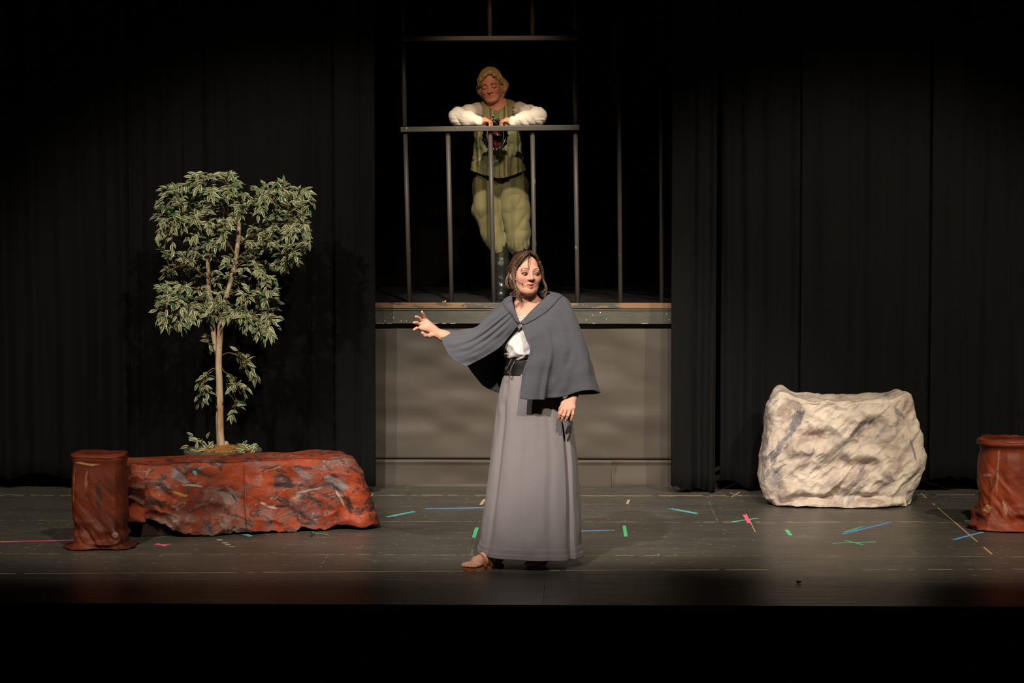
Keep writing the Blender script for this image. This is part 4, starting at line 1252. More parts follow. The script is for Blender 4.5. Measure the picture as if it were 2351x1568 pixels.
# ================================================================== PEOPLE
def rot(yaw=0, pitch=0, roll=0):
    """yaw>0 turns the face to image right, pitch>0 looks down, roll>0 lifts the image-right side"""
    return np.array(Matrix.Rotation(yaw, 3, 'Z') @ Matrix.Rotation(pitch, 3, 'X') @ Matrix.Rotation(-roll, 3, 'Y'))
class Head:
    def __init__(s, c, R, sc):
        s.c = np.asarray(c, float); s.R = R; s.sc = sc
    def w(s, p): return s.c + s.R @ (np.asarray(p, float) * s.sc)
    def loc(s, P): return ((P - s.c) @ s.R) / s.sc
    def build(s, F, female=True, closed=False, mouth_open=False):
        sc = s.sc; ml = 1.0 if female else 0.95; lr = 1.0 if female else 0.72; nz = 0.0 if female else -.004
        E = lambda c, r, k, mode='u': F.ell(s.w(c), np.array(r) * sc, k * sc, s.R, mode)
        C = lambda a, b, r1, r2, k, mode='u': F.cap(s.w(a), s.w(b), r1 * sc, r2 * sc, k * sc, mode=mode)
        E((0, 0.018, 0.036), (.073, .092, .080), .01)
        E((0, -.026, -.028), (.061 if female else .054, .062, .078), .03)
        C((-.006, -.064, -.091), (.006, -.064, -.091), .018, .018, .03)
        for q in (-1, 1):
            C((q * (.045 if female else .042), -.004, -.040), (q * .030, -.045, -.083), .019 if female else .017, .014, .03)
            E((q * (.038 if female else .034), -.056, -.022), (.025, .024, .024), .025)
        C((-.036, -.078, .020), (.036, -.078, .020), .010, .010, .02)
        for q in (-1, 1):
            E((q * .032, -.104, .000), (.021, .022, .0125), .012, 's')
            E((q * .0315, -.076, .000), (.0165, .0145, .0125 if not closed else .0135), .005)
        C((0, -.084, .014), (0, -.100 + nz, -.022 + nz), .0062, .0095, .014)
        E((0, -.1015 + nz, -.0265 + nz), (.0112, .0105, .0085), .008)
        for q in (-1, 1):
            E((q * .0125, -.092, -.0295 + nz), (.0075, .010, .0068), .006)
            E((q * .0060, -.0965, -.0365 + nz), (.0034, .0045, .0024), .002, 's')
        # lips
        zl = -.0585
        for q in (-1, 1):
            C((0, -.0865, zl + .0025), (q * .027 * ml, -.074, zl - .001 - (0 if female else .003)), .0060 * lr, .0032, .007)
            C((0, -.0845, zl - .0112), (q * .024 * ml, -.0735, zl - .004 - (0 if female else .003)), .0072 * lr, .0032, .007)
        if mouth_open:
            C((-.021, -.083, zl - .003), (.021, -.083, zl - .003), .0030, .0030, .003, 's')
            C((-.013, -.088, zl - .0038), (.013, -.088, zl - .0038), .0046, .0046, .003, 's')
        else:
            C((-.022, -.088, zl - .0042), (.022, -.088, zl - .0042), .0016, .0016, .004, 's')
        for q in (-1, 1):
            E((q * .0745, .014, -.008), (.0075, .017, .029), .006)
            E((q * .0815, .010, -.006), (.004, .009, .017), .004, 's')
    def colour(s, V, base, blush, lip, shadow, female):
        L = s.loc(V)
        col = np.tile(np.array(base, float), (len(V), 1))
        def put(c, a): 
            nonlocal col
            a = np.clip(a, 0, 1)[:, None]; col = col * (1 - a) + np.array(c) * a
        front = np.clip((-L[:, 1] - .035) / .02, 0, 1)
        for q in (-1, 1):
            put(blush, 0.75 * front * np.exp(-((L[:, 0] - q * .043) / .020) ** 2 - ((L[:, 2] + .026) / .017) ** 2))
            put(shadow, 0.75 * front * np.exp(-((L[:, 0] - q * .032) / .021) ** 4 - ((L[:, 2] - .0095) / .0085) ** 2))
            put(shadow, 0.35 * front * np.exp(-((L[:, 0] - q * .032) / .019) ** 4 - ((L[:, 2] + .012) / .005) ** 2))
        put(blush, 0.25 * front * np.exp(-(L[:, 0] / .014) ** 2 - ((L[:, 2] + .03) / .012) ** 2))
        lipm = front * np.exp(-(L[:, 0] / .0265) ** 6) * np.exp(-((L[:, 2] + .0625) / (.0135 - 0.30 * np.abs(L[:, 0]))) ** 6)
        put(lip, 0.95 * lipm)
        return col
def skin_material(name):
    m, nt, b = new_mat(name)
    at = node(nt, 'ShaderNodeAttribute'); at.attribute_name = 'tint'
    n = noise(nt, coords(nt), 60, 3)
    c = mix(nt, math_n(nt, 'MULTIPLY', n, 0.18), at.outputs['Color'], (0.35, 0.14, 0.09))
    setc(nt, b, c)
    b.inputs['Roughness'].default_value = 0.55; b.inputs['Specular IOR Level'].default_value = 0.3
    b.inputs['Subsurface Weight'].default_value = 0.12
    b.inputs['Subsurface Radius'].default_value = (0.012, 0.004, 0.002)
    b.inputs['Subsurface Scale'].default_value = 0.5
    return m
def add_tint(o, col):
    a = o.data.color_attributes.new('tint', 'FLOAT_COLOR', 'POINT')
    a.data.foreach_set('color', np.concatenate([col, np.ones((len(col), 1))], 1).astype(np.float32).ravel())
def eye_parts(H, parent, iris, gaze=(0, 0)):
    M_W = simple('eye_white', (0.42, 0.36, 0.32), 0.25, 0.5); M_I = simple('eye_iris', iris, 0.2, 0.6); M_P = simple('eye_pupil', (0.004, 0.004, 0.004), 0.1, 0.6)
    for q in (-1, 1):
        c = np.array([q * .0318, -.0800, -.0008])
        v, f = ball((0, 0, 0), 1, 20, 14)
        o = mk('eye', np.array([H.w(c + p * np.array([.0138, .0125, .0050])) for p in v]), f, M_W, parent)
        g = np.array([gaze[0], -1, gaze[1]]); g /= np.linalg.norm(g)
        ci = c + g * np.array([.0135, .0106, .006])
        mk('iris', np.array([H.w(ci + p * np.array([.0068, .0030, .0064])) for p in v]), f, M_I, o)
        mk('pupil', np.array([H.w(ci + g * .0016 + p * np.array([.0028, .0022, .0030])) for p in v]), f, M_P, o)
def on_face(H, pts, out):
    return [H.w((x, y - out, z)) for x, y, z in pts]
def brow_lash(H, parent, brow_c, lash_c, closed, thick=1.0):
    MB_ = simple('brow_hair', brow_c, 0.7, 0.2); ML = simple('lash', lash_c, 0.5, 0.3)
    bz = .005 if closed else 0.0
    for q in (-1, 1):
        P = catmull(on_face(H, [(q * .012, -.0885, .0215 - bz), (q * .026, -.0895, .0265 - bz), (q * .042, -.0825, .0255 - bz), (q * .051, -.0730, .0200 - bz)], 0.0005), 14)
        v, f = tube(P, np.array([.0028, .0034, .0036, .0034, .0033, .0032, .003, .003, .0028, .0026, .0022, .002, .0016, .001]) * thick * H.sc, 6)
        mk('eyebrow', v, f, MB_, parent)
        if closed:
            P = catmull(on_face(H, [(q * .016, -.084, -.005), (q * .024, -.0895, -.0085), (q * .033, -.0905, -.0095), (q * .042, -.087, -.0075), (q * .048, -.080, -.004)], 0.0005), 14)
        else:
            P = catmull(on_face(H, [(q * .0165, -.086, -.0005), (q * .023, -.0905, .0040), (q * .0318, -.0925, .0054), (q * .041, -.0895, .0044), (q * .050, -.082, .0015)], 0.0005), 14)
        v, f = tube(P, np.linspace(.0012, .0024, 14) * H.sc, 6)
        mk('eyelash', v, f, ML, parent)
        if not closed:
            P = catmull(on_face(H, [(q * .0185, -.0865, -.0035), (q * .0318, -.0905, -.0078), (q * .046, -.083, -.003)], 0.0002), 10)
            v, f = tube(P, .0007 * H.sc, 5); mk('lower_lash', v, f, ML, parent)
def hair_material(name, c1, c2, direction=(1, 1, 0.25)):
    m, nt, b = new_mat(name)
    n = noise(nt, coords(nt, 'Object', (direction[0] * 60, direction[1] * 60, direction[2] * 60)), 1.6, 4, 0.6, 0.6)
    setc(nt, b, mix(nt, ramp(nt, n, [(0.3, 0.0), (0.7, 1.0)]), c1, c2))
    b.inputs['Roughness'].default_value = 0.42; b.inputs['Specular IOR Level'].default_value = 0.45
    bump(nt, b, n, 0.7, 0.006)
    return m

# ------------------------------------------------------------------ the woman
WY = 13.82
def W(px, py, dy=0.0): return Pt(px, py, WY + dy)
woman = empty('person', (W(1215, 1310)[0], WY, 0))
tag(woman, 'person in grey cape, white blouse and long grey skirt, one arm flung out', 'person')
HW = Head(W(1208, 628, -0.01), rot(math.radians(18), math.radians(-2), math.radians(-1.5)), 1.01)
xs = axis([(W(940, 800)[0], W(1345, 800)[0], 0.0033)])
ys = axis([(WY - 0.30, WY + 0.24, 0.0036)])
zs = axis([(-0.01, 0.16, 0.004), (0.16, 0.74, 0.012), (0.74, 0.96, 0.0035), (0.96, 1.15, 0.006), (1.15, 1.44, 0.0036), (1.44, 1.74, 0.0024)])
F = Field(xs, ys, zs)
HW.build(F, True, False, True)
neck_top = HW.w((0, .022, -.055)); neck_base = W(1214, 706, .035)
F.cap(neck_top, neck_base, .050, .054, .03)
# torso
F.cap(W(1218, 742, .045), W(1212, 800, .05), .115, .095, .05, sq=(1, .62, 1))
F.cap(W(1212, 800, .05), W(1210, 850, .06), .095, .090, .05, sq=(1, .68, 1))
F.cap(W(1210, 850, .06), W(1215, 915, .07), .095, .135, .05, sq=(1, .72, 1))
F.cap(W(1176, 718, .03), W(1258, 710, .03), .036, .036, .05)       # shoulder girdle
F.cap(W(1196, 735, -.005), W(1236, 735, -.005), .030, .030, .05)
# throwing arm (image left)
sh1, el1, wr1 = W(1162, 730, .02), W(1082, 788, -.035), W(1014, 770, -.06)
F.chain([sh1, (sh1 + el1) / 2, el1], [.042, .036, .034], .02)
F.chain([el1, (el1 * .5 + wr1 * .5), W(1018, 771, -.06), W(1003, 765, -.064)], [.038, .036, .029, .026], .012)
# other arm
sh2, el2, wr2 = W(1278, 718, .03), W(1318, 818, .03), W(1317, 905, -.10)
F.chain([sh2, (sh2 + el2) / 2, el2], [.048, .043, .037], .02)
F.chain([el2, (el2 + wr2) / 2, wr2], [.037, .034, .026], .012)
# legs and feet
an1, an2 = W(1129, 1284, -.05), W(1237, 1284, .06)
an1[2] = 0.085; an2[2] = 0.085
for hip, kn, an in ((W(1188, 915, .06), W(1158, 1100, .0), an1), (W(1244, 915, .07), W(1240, 1100, .06), an2)):
    F.chain([hip, kn], [.088, .058], .03); F.chain([kn, kn * .65 + an * .35, an], [.056, .056, .036], .02)
def foot(an, dx, dy, L=0.17):
    d = np.array([dx, dy, 0.0]); d /= np.linalg.norm(d); s_ = np.array([-d[1], d[0], 0])
    heel = an - d * .04; heel[2] = .045
    ball_ = an + d * (L - .055); ball_[2] = .036
    F.cap(an, heel, .036, .030, .02); F.cap(heel, ball_, .030, .030, .02)
    F.cap(an + d * .03 - [0, 0, .02], ball_ + [0, 0, .006], .034, .024, .02)
    toes = []
    for i, o_ in enumerate((-.032, -.014, .003, .018, .031)):
        r = (.0135, .0105, .010, .0095, .009)[i]
        ext = (.060, .060, .054, .047, .038)[i]
        a = ball_ + s_ * o_ * 0.9; a[2] = .030
        b_ = ball_ + d * ext + s_ * o_ * 1.05; b_[2] = .024 + r * .2
        F.cap(a, b_, r * 1.15, r, .006); toes.append((a, b_))
    return d, s_, heel, ball_
ft1 = foot(an1, -0.72, -0.75); ft2 = foot(an2, -0.15, -1.0)
# thrown hand: fingers fanned up and to the left
def hand(palm, knuckles, tips, thumb, rr=.0085):
    """palm: (wrist, centre); knuckles/tips lists of points; fingers bend at the middle joints"""
    w0, pc = palm
    for kn in knuckles:
        F.cap(w0 * .55 + pc * .45, kn, .017, .0115, .012)
    F.cap(w0, pc, .022, .022, .012)
    for i, (kn, (m1, tp)) in enumerate(zip(knuckles, tips)):
        r = rr * (1.0, 1.0, .97, .86)[i]
        m2 = m1 * .5 + tp * .5
        F.chain([kn, m1, m2, tp], [r * 1.12, r * 1.0, r * .92, r * .78], .0035)
    F.chain(thumb, [.014, .0115, .0095, .008], .006)
w0 = W(1004, 765, -.064); pc = W(984, 748, -.07)
kn = [W(977, 734, -.064), W(971, 739, -.078), W(967, 746, -.088), W(966, 754, -.094)]
tp = [(W(973, 724, -.085), W(969, 716, -.108)), (W(962, 730, -.10), W(955, 727, -.125)), (W(957, 741, -.11), W(950, 741, -.135)), (W(957, 753, -.115), W(950, 757, -.135))]
hand((w0, pc), kn, tp, [W(996, 768, -.075), W(985, 771, -.098), W(976, 770, -.118), W(970, 764, -.13)])
# lowered hand, back of the hand to the camera
w0 = wr2; pc = W(1309, 928, -.135)
kn = [W(1291, 938, -.165), W(1300, 940, -.168), W(1309, 940, -.166), W(1317, 936, -.158)]
tp = [(W(1286, 950, -.178), W(1283, 961, -.165)), (W(1294, 954, -.18), W(1290, 966, -.165)), (W(1304, 954, -.178), W(1299, 966, -.165)), (W(1315, 951, -.168), W(1311, 965, -.16))]
hand((w0, pc), kn, tp, [W(1306, 916, -.12), W(1293, 926, -.145), W(1287, 938, -.15), W(1283, 950, -.145)])
V, Q = F.mesh()
M_SKW = skin_material('fair_skin')
body = mk('body', V, Q, M_SKW, woman)
add_tint(body, HW.colour(V, (0.60, 0.33, 0.235), (0.60, 0.215, 0.17), (0.42, 0.085, 0.08), (0.33, 0.15, 0.11), True))
eye_parts(HW, woman, (0.05, 0.035, 0.025), (0.12, 0.05))
brow_lash(HW, woman, (0.16, 0.075, 0.04), (0.012, 0.008, 0.008), False, 0.6)
v, f = ball((0, 0, 0), 1, 14, 8)
mk('teeth', np.array([HW.w(np.array((0, -.0795, -.0590)) + p * np.array((.0150, .005, .0032))) for p in v]), f, simple('teeth_white', (0.75, 0.68, 0.60), 0.25, 0.5), woman)
# hair: parted in the middle, drawn back, loose curls either side
M_HRW = hair_material('brown_hair', (0.022, 0.011, 0.007), (0.085, 0.044, 0.025))
F = Field(axis([(HW.c[0] - .13, HW.c[0] + .13, .0026)]), axis([(HW.c[1] - .14, HW.c[1] + .19, .003)]), axis([(HW.c[2] - .12, HW.c[2] + .15, .0026)]))
Eh = lambda c, r, k, mode='u': F.ell(HW.w(c), np.array(r) * HW.sc, k * HW.sc, HW.R, mode)
Eh((0, .022, .036), (.079, .097, .083), .01)
Eh((0, .06, -.02), (.070, .06, .07), .04)
for q in (-1, 1): Eh((q * .066, .012, .005), (.020, .045, .055), .02)
Eh((0, .125, .0), (.045, .035, .045), .02)              # low bun
Eh((0, -.125, -.012), (.064, .098, .098), .012, 's')       # face opening
Eh((0, -.125, .045), (.050, .085, .062), .02, 's')
for q in (-1, 1): Eh((q * .080, -.005, -.020), (.016, .028, .034), .008, 's')   # ears show
def strands(x, y, z):
    p = np.stack([x, y, z], -1); L = HW.loc(p)
    th = np.arctan2(L[:, 2] - .03, L[:, 0] + 1e-6)
    return 0.0012 * np.sin(th * 40 + 3 * vnoise(L[:, 0] * 40, L[:, 1] * 20, L[:, 2] * 40)) + 0.007 * np.exp(-(L[:, 0] / .004) ** 2) * (L[:, 1] < 0.03) * (L[:, 2] > .05)
F.displace(strands)
V, Q = F.mesh()
hair = mk('hair', V, Q, M_HRW, woman)
def lock(pts, r0, r1, name='hair_lock', mat=None, n=22, head=HW, parent=None, wig=0.0, seed=0.0, count=7):
    """one lock of hair: a bundle of fine strands that share a path"""
    r_ = random.Random(int(seed * 100) + 17)
    base = catmull(np.array([head.w(p) for p in pts]), n)
    t = np.linspace(0, 1, n)
    if wig:
        base[:, 0] += wig * t * np.sin(t * 13 + seed); base[:, 1] += wig * t * np.cos(t * 13 + seed)
    parts = []
    for k in range(count):
        o_ = np.array([r_.gauss(0, 1), r_.gauss(0, 1), r_.gauss(0, 1)]) * (r0 * .75)
        e_ = np.array([r_.gauss(0, 1), r_.gauss(0, 1), r_.gauss(0, 1)]) * (r0 * 1.1)
        P_ = base + o_ * (1 - t[:, None]) + e_ * t[:, None] + .0012 * np.sin(t * 9 + k)[:, None]
        parts.append(tube(P_, np.linspace(r0 * .36, r1 * .34, n) * np.minimum(1, .4 + 3 * (1 - t)), 5))
    v, f = merge(parts)
    o = mk(name, v, f, mat or M_HRW, parent)
    o['kind'] = 'stuff'
    return o
M_HRL = hair_material('light_brown_curls', (0.065, 0.034, 0.019), (0.185, 0.112, 0.064))
rl = random.Random(5)
for k in range(6):      # image-left curls in front of and behind the ear
    a = rl.uniform(-.012, .012); b_ = rl.uniform(-.012, .012); c_ = rl.uniform(-.02, .02)
    lock([(-.070 + a * .5, -.022 + b_, .030), (-.077 + a * .5, -.022 + b_, -.005), (-.074 + a * .5, -.030 + b_, -.045), (-.066 + a + c_ * .5, -.046 + b_, -.085), (-.070 + a - c_, -.052 + b_, -.112), (-.058 + a + c_, -.056 + b_, -.134 + c_ * .5)], .0036, .0016, mat=M_HRL if k % 3 else M_HRW, parent=hair, wig=.007, seed=k)
for k in range(6):       # behind the ear
    a = rl.uniform(-.010, .010)
    lock([(-.072 + a, .03, .02), (-.088 + a, .02, -.02), (-.092 + a * 2, .01, -.05), (-.084 + a, .0, -.08)], .0036, .0012, mat=M_HRL, parent=hair, wig=.005, seed=k * 2)
for k in range(4):       # image-right strand
    a = rl.uniform(-.006, .006); b_ = rl.uniform(-.008, .008); c_ = rl.uniform(-.012, .012)
    lock([(.046 + a, -.060 + b_, .060), (.068 + a, -.048 + b_, .02), (.074 + a, -.046 + b_, -.03), (.088 + a, -.055 + b_, -.075), (.078 + a + c_, -.06 + b_, -.108), (.096 + a - c_, -.07 + b_, -.140 + c_)], .0036, .0014, mat=M_HRL if k % 2 else M_HRW, parent=hair, wig=.006, seed=k * 1.7)
lock([(-.004, -.070, .100), (-.016, -.094, .072), (-.018, -.100, .045), (-.015, -.099, .022)], .0022, .0012, mat=M_HRW, parent=hair)
for q in (-1, 1):
    for k in range(7):
        o_ = k * .006
        lock([(q * .003, -.066 + o_, .112 + .1 * o_), (q * (.030 + .3 * o_), -.078 + o_, .092), (q * (.054 + .3 * o_), -.056 + o_, .050), (q * (.071 + .1 * o_), -.020 + o_, .012), (q * .070, .03, .0)], .0040, .003, mat=M_HRL if k % 4 == 1 else M_HRW, parent=hair, seed=k + q * .3)
for k in range(12):       # flyaway wisps
    q = rl.choice((-1, 1)); a = rl.uniform(0, .05)
    lock([(q * .06, .03, .06 - a), (q * .085, .03, .05 - a), (q * (.095 + rl.uniform(0, .012)), .03, .03 - a * 1.3)], .0008, .0004, mat=M_HRW, parent=hair, n=10)
# headset microphone
v, f = tube(catmull([HW.w((-.079, .0, .0)), HW.w((-.0705, -.035, -.028)), HW.w((-.060, -.062, -.038)), HW.w((-.046, -.082, -.052))], 14), .0014, 6)
mic = mk('headset_microphone', v, f, simple('skin_toned_wire', (0.5, 0.33, 0.24), 0.5), woman)
v, f = tube([HW.w((-.047, -.081, -.051)), HW.w((-.042, -.086, -.062))], [.0024, .0024], 8)
mk('microphone_tip', v, f, simple('mic_black', (0.02, 0.012, 0.01), 0.5), mic)
# blouse
def ring_surface(levels, n, Yb, expo=2.2, fn=None, cy=0.0, sub=8):
    """levels: (py, px_left, px_right, dy_centre, depth radius); lofted rings, front is -y"""
    Lv = catmull(np.array(levels, float), sub * len(levels))
    A = np.linspace(0, 2 * PI, n, endpoint=False)
    P = np.zeros((n, len(Lv), 3))
    for j, (py, xl_, xr_, dy, dr) in enumerate(Lv):
        a = Pt(xl_, py, Yb + dy); b_ = Pt(xr_, py, Yb + dy)
        hx = (b_[0] - a[0]) / 2; cx = (a[0] + b_[0]) / 2
        x, y = rrect(A, hx, dr, expo)
        d, dz = (0, 0) if fn is None else fn(A, j / (len(Lv) - 1), x, y)
        r = np.sqrt(x * x + y * y) + 1e-9
        P[:, j, 0] = cx + x * (1 + d / r); P[:, j, 1] = Yb + dy + y * (1 + d / r); P[:, j, 2] = a[2] + dz
    return P
def cloth_mat(name, c, var=0.1, weave=400, rough=0.85, wscale=(1, 1, 1), slub=0.0, spec=0.2):
    m, nt, b = new_mat(name)
    n = noise(nt, coords(nt), 5, 3)
    col = mix(nt, n, [x * (1 - var) for x in c], [x * (1 + var) for x in c])
    if slub:
        n2 = noise(nt, coords(nt, 'Object', (6, 6, 150)), 2.0, 2)
        col = mix(nt, ramp(nt, n2, [(0.35, 0.0), (0.65, slub)]), col, [x * 0.72 for x in c])
    setc(nt, b, col)
    b.inputs['Roughness'].default_value = rough; b.inputs['Specular IOR Level'].default_value = spec
    b.inputs['Sheen Weight'].default_value = 0.05
    bump(nt, b, noise(nt, coords(nt, 'Object', wscale), weave, 2), 0.25, 0.002)
    return m
M_BLOUSE = cloth_mat('white_cotton', (0.60, 0.58, 0.59), 0.05)
def blouse_fn(A, t, x, y):
    d = .010 * vnoise(np.cos(A) * 3 + 3.2 * t, np.sin(A) * 3, t * 3.2 + 1) + .008 * np.abs(np.sin(A * 4 + 9 * t)) * (t > .2)
    d += .012 * (ridge(A * 1.6 - 2.2 * t, t * 3.4, 0.2) - .5) * (t > .1)
    return d, 0.004 * vnoise(A * 5, 0, 3)
P = ring_surface([(726, 1178, 1228, .03, .085), (745, 1166, 1250, .035, .102), (775, 1158, 1256, .04, .112), (798, 1159, 1256, .045, .120), (814, 1164, 1252, .05, .116), (822, 1168, 1248, .055, .098)], 120, WY, 2.2, blouse_fn)
blouse = mk('blouse', P.reshape(-1, 3), gridf(P.shape[0], P.shape[1], True, True), M_BLOUSE, woman, solid=.002)
ring = [P[i, 0] for i in range(P.shape[0])] + [P[0, 0]]
v, f = tube(ring, [.005 + .002 * math.sin(i * 1.7) for i in range(len(ring))], 6, False); mk('neck_frill', v, f, M_BLOUSE, blouse)
# belt
M_BELT = simple('black_leather_belt', (0.006, 0.006, 0.006), 0.42, 0.5, bs=0.15)
P = ring_surface([(818, 1163, 1249, .055, .104), (830, 1161, 1251, .055, .107), (846, 1159, 1254, .058, .111), (859, 1156, 1258, .06, .115)], 90, WY, 2.2)
belt = mk('belt', P.reshape(-1, 3), gridf(P.shape[0], P.shape[1], True, True), M_BELT, woman, solid=.004)
M_KEY = simple('old_steel', (0.20, 0.16, 0.14), 0.4, 0.5, 0.8)
for pts in ([(1175, 824, -.07), (1168, 838, -.075), (1163, 848, -.075)], [(1182, 829, -.075), (1172, 848, -.08), (1168, 857, -.08)], [(1176, 838, -.078), (1173, 852, -.08), (1172, 862, -.08)]):
    v, f = tube(catmull([W(*p) for p in pts], 8), .0022, 6)
    k_ = mk('key', v, f, M_KEY, belt)
    e = W(*pts[-1])
    parts = [box(e[0] - .007, e[0] + .001, e[1] - .0015, e[1] + .0015, e[2] - .001, e[2] + .006), box(e[0] - .006, e[0], e[1] - .0015, e[1] + .0015, e[2] + .009, e[2] + .014)]
    v, f = merge(parts); mk('key_bit', v, f, M_KEY, k_, smooth=False)
v, f = ball(W(1208, 829, -.065), (.004, .003, .004), 8, 6); mk('stud', v, f, simple('brass_stud', (0.6, 0.42, 0.15), .3, .5, .9), belt)
# skirt
M_SKIRT = cloth_mat('grey_linen_skirt', (0.205, 0.192, 0.200), 0.06, 300, 0.85, (1, 1, 1), 0.12)
def skirt_fn(A, t, x, y):
    # image right = 0, front = -pi/2 (A measured from +x towards +y)
    a = np.angle(np.exp(1j * A))
    low = t ** 1.1
    d = low * .004 * np.sin(a * 5 + .6) + low * .0025 * np.sin(a * 9 + 2 + t)
    for c, w, dp in ((-.64, .070, -.12), (-1.15, .10, -.007), (-2.45, .10, -.010), (-1.75, .08, -.004), (-2.05, .25, .008)):
        s_ = np.clip((t - .05) / .3, 0, 1)
        d = d + s_ * dp * np.exp(-((a - c) / w) ** 2)
    d = d + .004 * vnoise(np.cos(A) * 5, np.sin(A) * 5, t * 9)
    # stitched bands near the hem
    for tt, wd in ((.905, .004), (.952, .004)):
        d = d + .0028 * (t > tt) 
    dz = low ** 3 * (.022 * np.clip(-np.cos(a), 0, 1) + .004 * np.sin(a * 3))
    return d, dz
P = ring_surface([(852, 1160, 1254, .06, .112), (872, 1154, 1268, .065, .130), (905, 1146, 1288, .07, .155), (935, 1141, 1303, .07, .165), (970, 1137, 1314, .07, .172), (1050, 1127, 1324, .06, .19), (1130, 1117, 1329, .05, .21), (1200, 1107, 1332, .04, .225), (1245, 1101, 1334, .03, .232), (1274, 1097, 1336, .03, .236)], 360, WY, 2.15, skirt_fn, sub=14)
skirt = mk('skirt', P.reshape(-1, 3), gridf(P.shape[0], P.shape[1], True, True), M_SKIRT, woman, solid=.003)
for tt in (.905, .952):
    j = int(tt * (P.shape[1] - 1))
    ring = np.concatenate([P[:, j], P[:1, j]]); c_ = ring.mean(0)
    ring = ring + (ring - c_) * np.array([.006, .006, 0])
    v, f = tube(ring, .0013, 5, False); mk('hem_seam', v, f, M_SKIRT, skirt)
# cape: lofted from neck to hem, from its right front edge round the back to the left front edge
ST = [
    [(1196, 741, -.108), (1208, 778, -.160), (1217, 806, -.175), (1200, 857, -.19), (1194, 915, -.205)],
    [(1206, 730, -.112), (1228, 765, -.165), (1236, 808, -.185), (1222, 860, -.195), (1216, 918, -.205)],
    [(1222, 713, -.115), (1254, 748, -.155), (1268, 802, -.175), (1262, 860, -.170), (1252, 915, -.155)],
    [(1241, 694, -.095), (1280, 725, -.120), (1302, 795, -.155), (1300, 858, -.165), (1290, 911, -.160)],
    [(1257, 680, -.045), (1297, 700, -.06), (1328, 775, -.10), (1338, 842, -.13), (1338, 897, -.14)],
    [(1264, 675, .02), (1304, 690, .02), (1338, 772, .0), (1358, 838, -.03), (1377, 898, -.06)],
    [(1252, 672, .075), (1290, 690, .125), (1322, 775, .15), (1345, 842, .16), (1360, 905, .14)],
    [(1215, 671, .105), (1216, 690, .17), (1220, 775, .21), (1226, 845, .25), (1235, 908, .27)],
    [(1190, 675, .075), (1160, 698, .14), (1142, 770, .19), (1138, 845, .22), (1142, 901, .22)],
    [(1179, 681, .03), (1148, 698, .07), (1104, 752, .09), (1085, 812, .13), (1096, 868, .14)],
    [(1176, 685, -.015), (1138, 706, .01), (1096, 749, .0), (1052, 757, -.01), (1013, 759, -.03)],
    [(1178, 697, -.06), (1142, 724, -.07), (1096, 762, -.095), (1055, 780, -.105), (1016, 786, -.10)],
    [(1184, 716, -.092), (1160, 742, -.082), (1120, 778, -.105), (1082, 805, -.125), (1036, 822, -.12)],
    [(1194, 741, -.106), (1172, 769, -.074), (1146, 798, -.085), (1108, 822, -.112), (1069, 842, -.13)],
]
C = np.array([[W(*p) for p in s_] for s_ in ST])
C = catmull(C, 300)                       # across stations
C = np.stack([catmull(C[i], 90) for i in range(len(C))])
def pnorm(P):
    du = np.gradient(P, axis=0); dv = np.gradient(P, axis=1)
    n_ = np.cross(du, dv); return n_ / (np.linalg.norm(n_, axis=-1, keepdims=True) + 1e-9)
N_ = pnorm(C)
ii = np.linspace(0, 1, 300)[:, None]; jj = np.linspace(0, 1, 90)[None, :]
d = jj ** 1.2 * (.004 * np.sin(ii * 52) + .010 * vnoise(ii * 16, jj * 2.2, 0.7)) + .004 * vnoise(ii * 30, jj * 8, 2.1)
# pull folds radiating from the clasp over the raised arm
d = d + .010 * np.exp(-((ii - .88) / .06) ** 2) * np.sin(ii * 190 + jj * 5) * np.clip(jj * 3, 0, 1) * (1 - jj)
# fold down the right front
d = d - .016 * np.exp(-((ii - .155 + .02 * jj) / .012) ** 2) * np.clip(jj * 1.6 - .35, 0, 1)
C = C + N_ * d[..., None]
M_CAPE = cloth_mat('grey_wool_cape', (0.082, 0.086, 0.101), 0.07, 350, 0.95, (1, 1, 1), 0.35, 0.1)
cape = mk('cape', C.reshape(-1, 3), gridf(300, 90), M_CAPE, woman, solid=.005)
# turned-down collar along the neck edge
neck = C[:, 0]
K = 120
ni = np.linspace(0, 299, K).astype(int)
wd = .062 * np.sin(np.linspace(0, PI, K)) ** .45
colr = np.zeros((K, 9, 3))
for a in range(K):
    i = ni[a]
    dirv = C[i, 24] - C[i, 0]; dirv /= np.linalg.norm(dirv)
    for b_ in range(9):
        s_ = b_ / 8
        j = 24 * s_ * wd[a] / .062 * .62
        j0 = int(j); fr = j - j0
        base = C[i, j0] * (1 - fr) + C[i, j0 + 1] * fr
        colr[a, b_] = base
# outward side: compare with the body axis
axis_c = W(1214, 720, .03)
sg = np.sign(((C[:, 30] - axis_c) * N_[:, 30]).sum(-1)).mean()
sg = 1.0 if sg >= 0 else -1.0
for a in range(K):
    i = ni[a]
    for b_ in range(9):
        s_ = b_ / 8
        colr[a, b_] += sg * N_[i, 6] * (.003 + .006 * math.sin(PI * min(1, .15 + s_ * .75)))
M_COLL = cloth_mat('grey_rib_collar', (0.086, 0.090, 0.104), 0.05, 250, 0.95, (1, 1, 1), 0.5, 0.1)
mk('collar', colr.reshape(-1, 3), gridf(K, 9), M_COLL, cape, solid=.004)
v, f = ball(W(1196, 741, -.120), (.006, .004, .008), 8, 6); mk('clasp', v, f, M_KEY, cape)
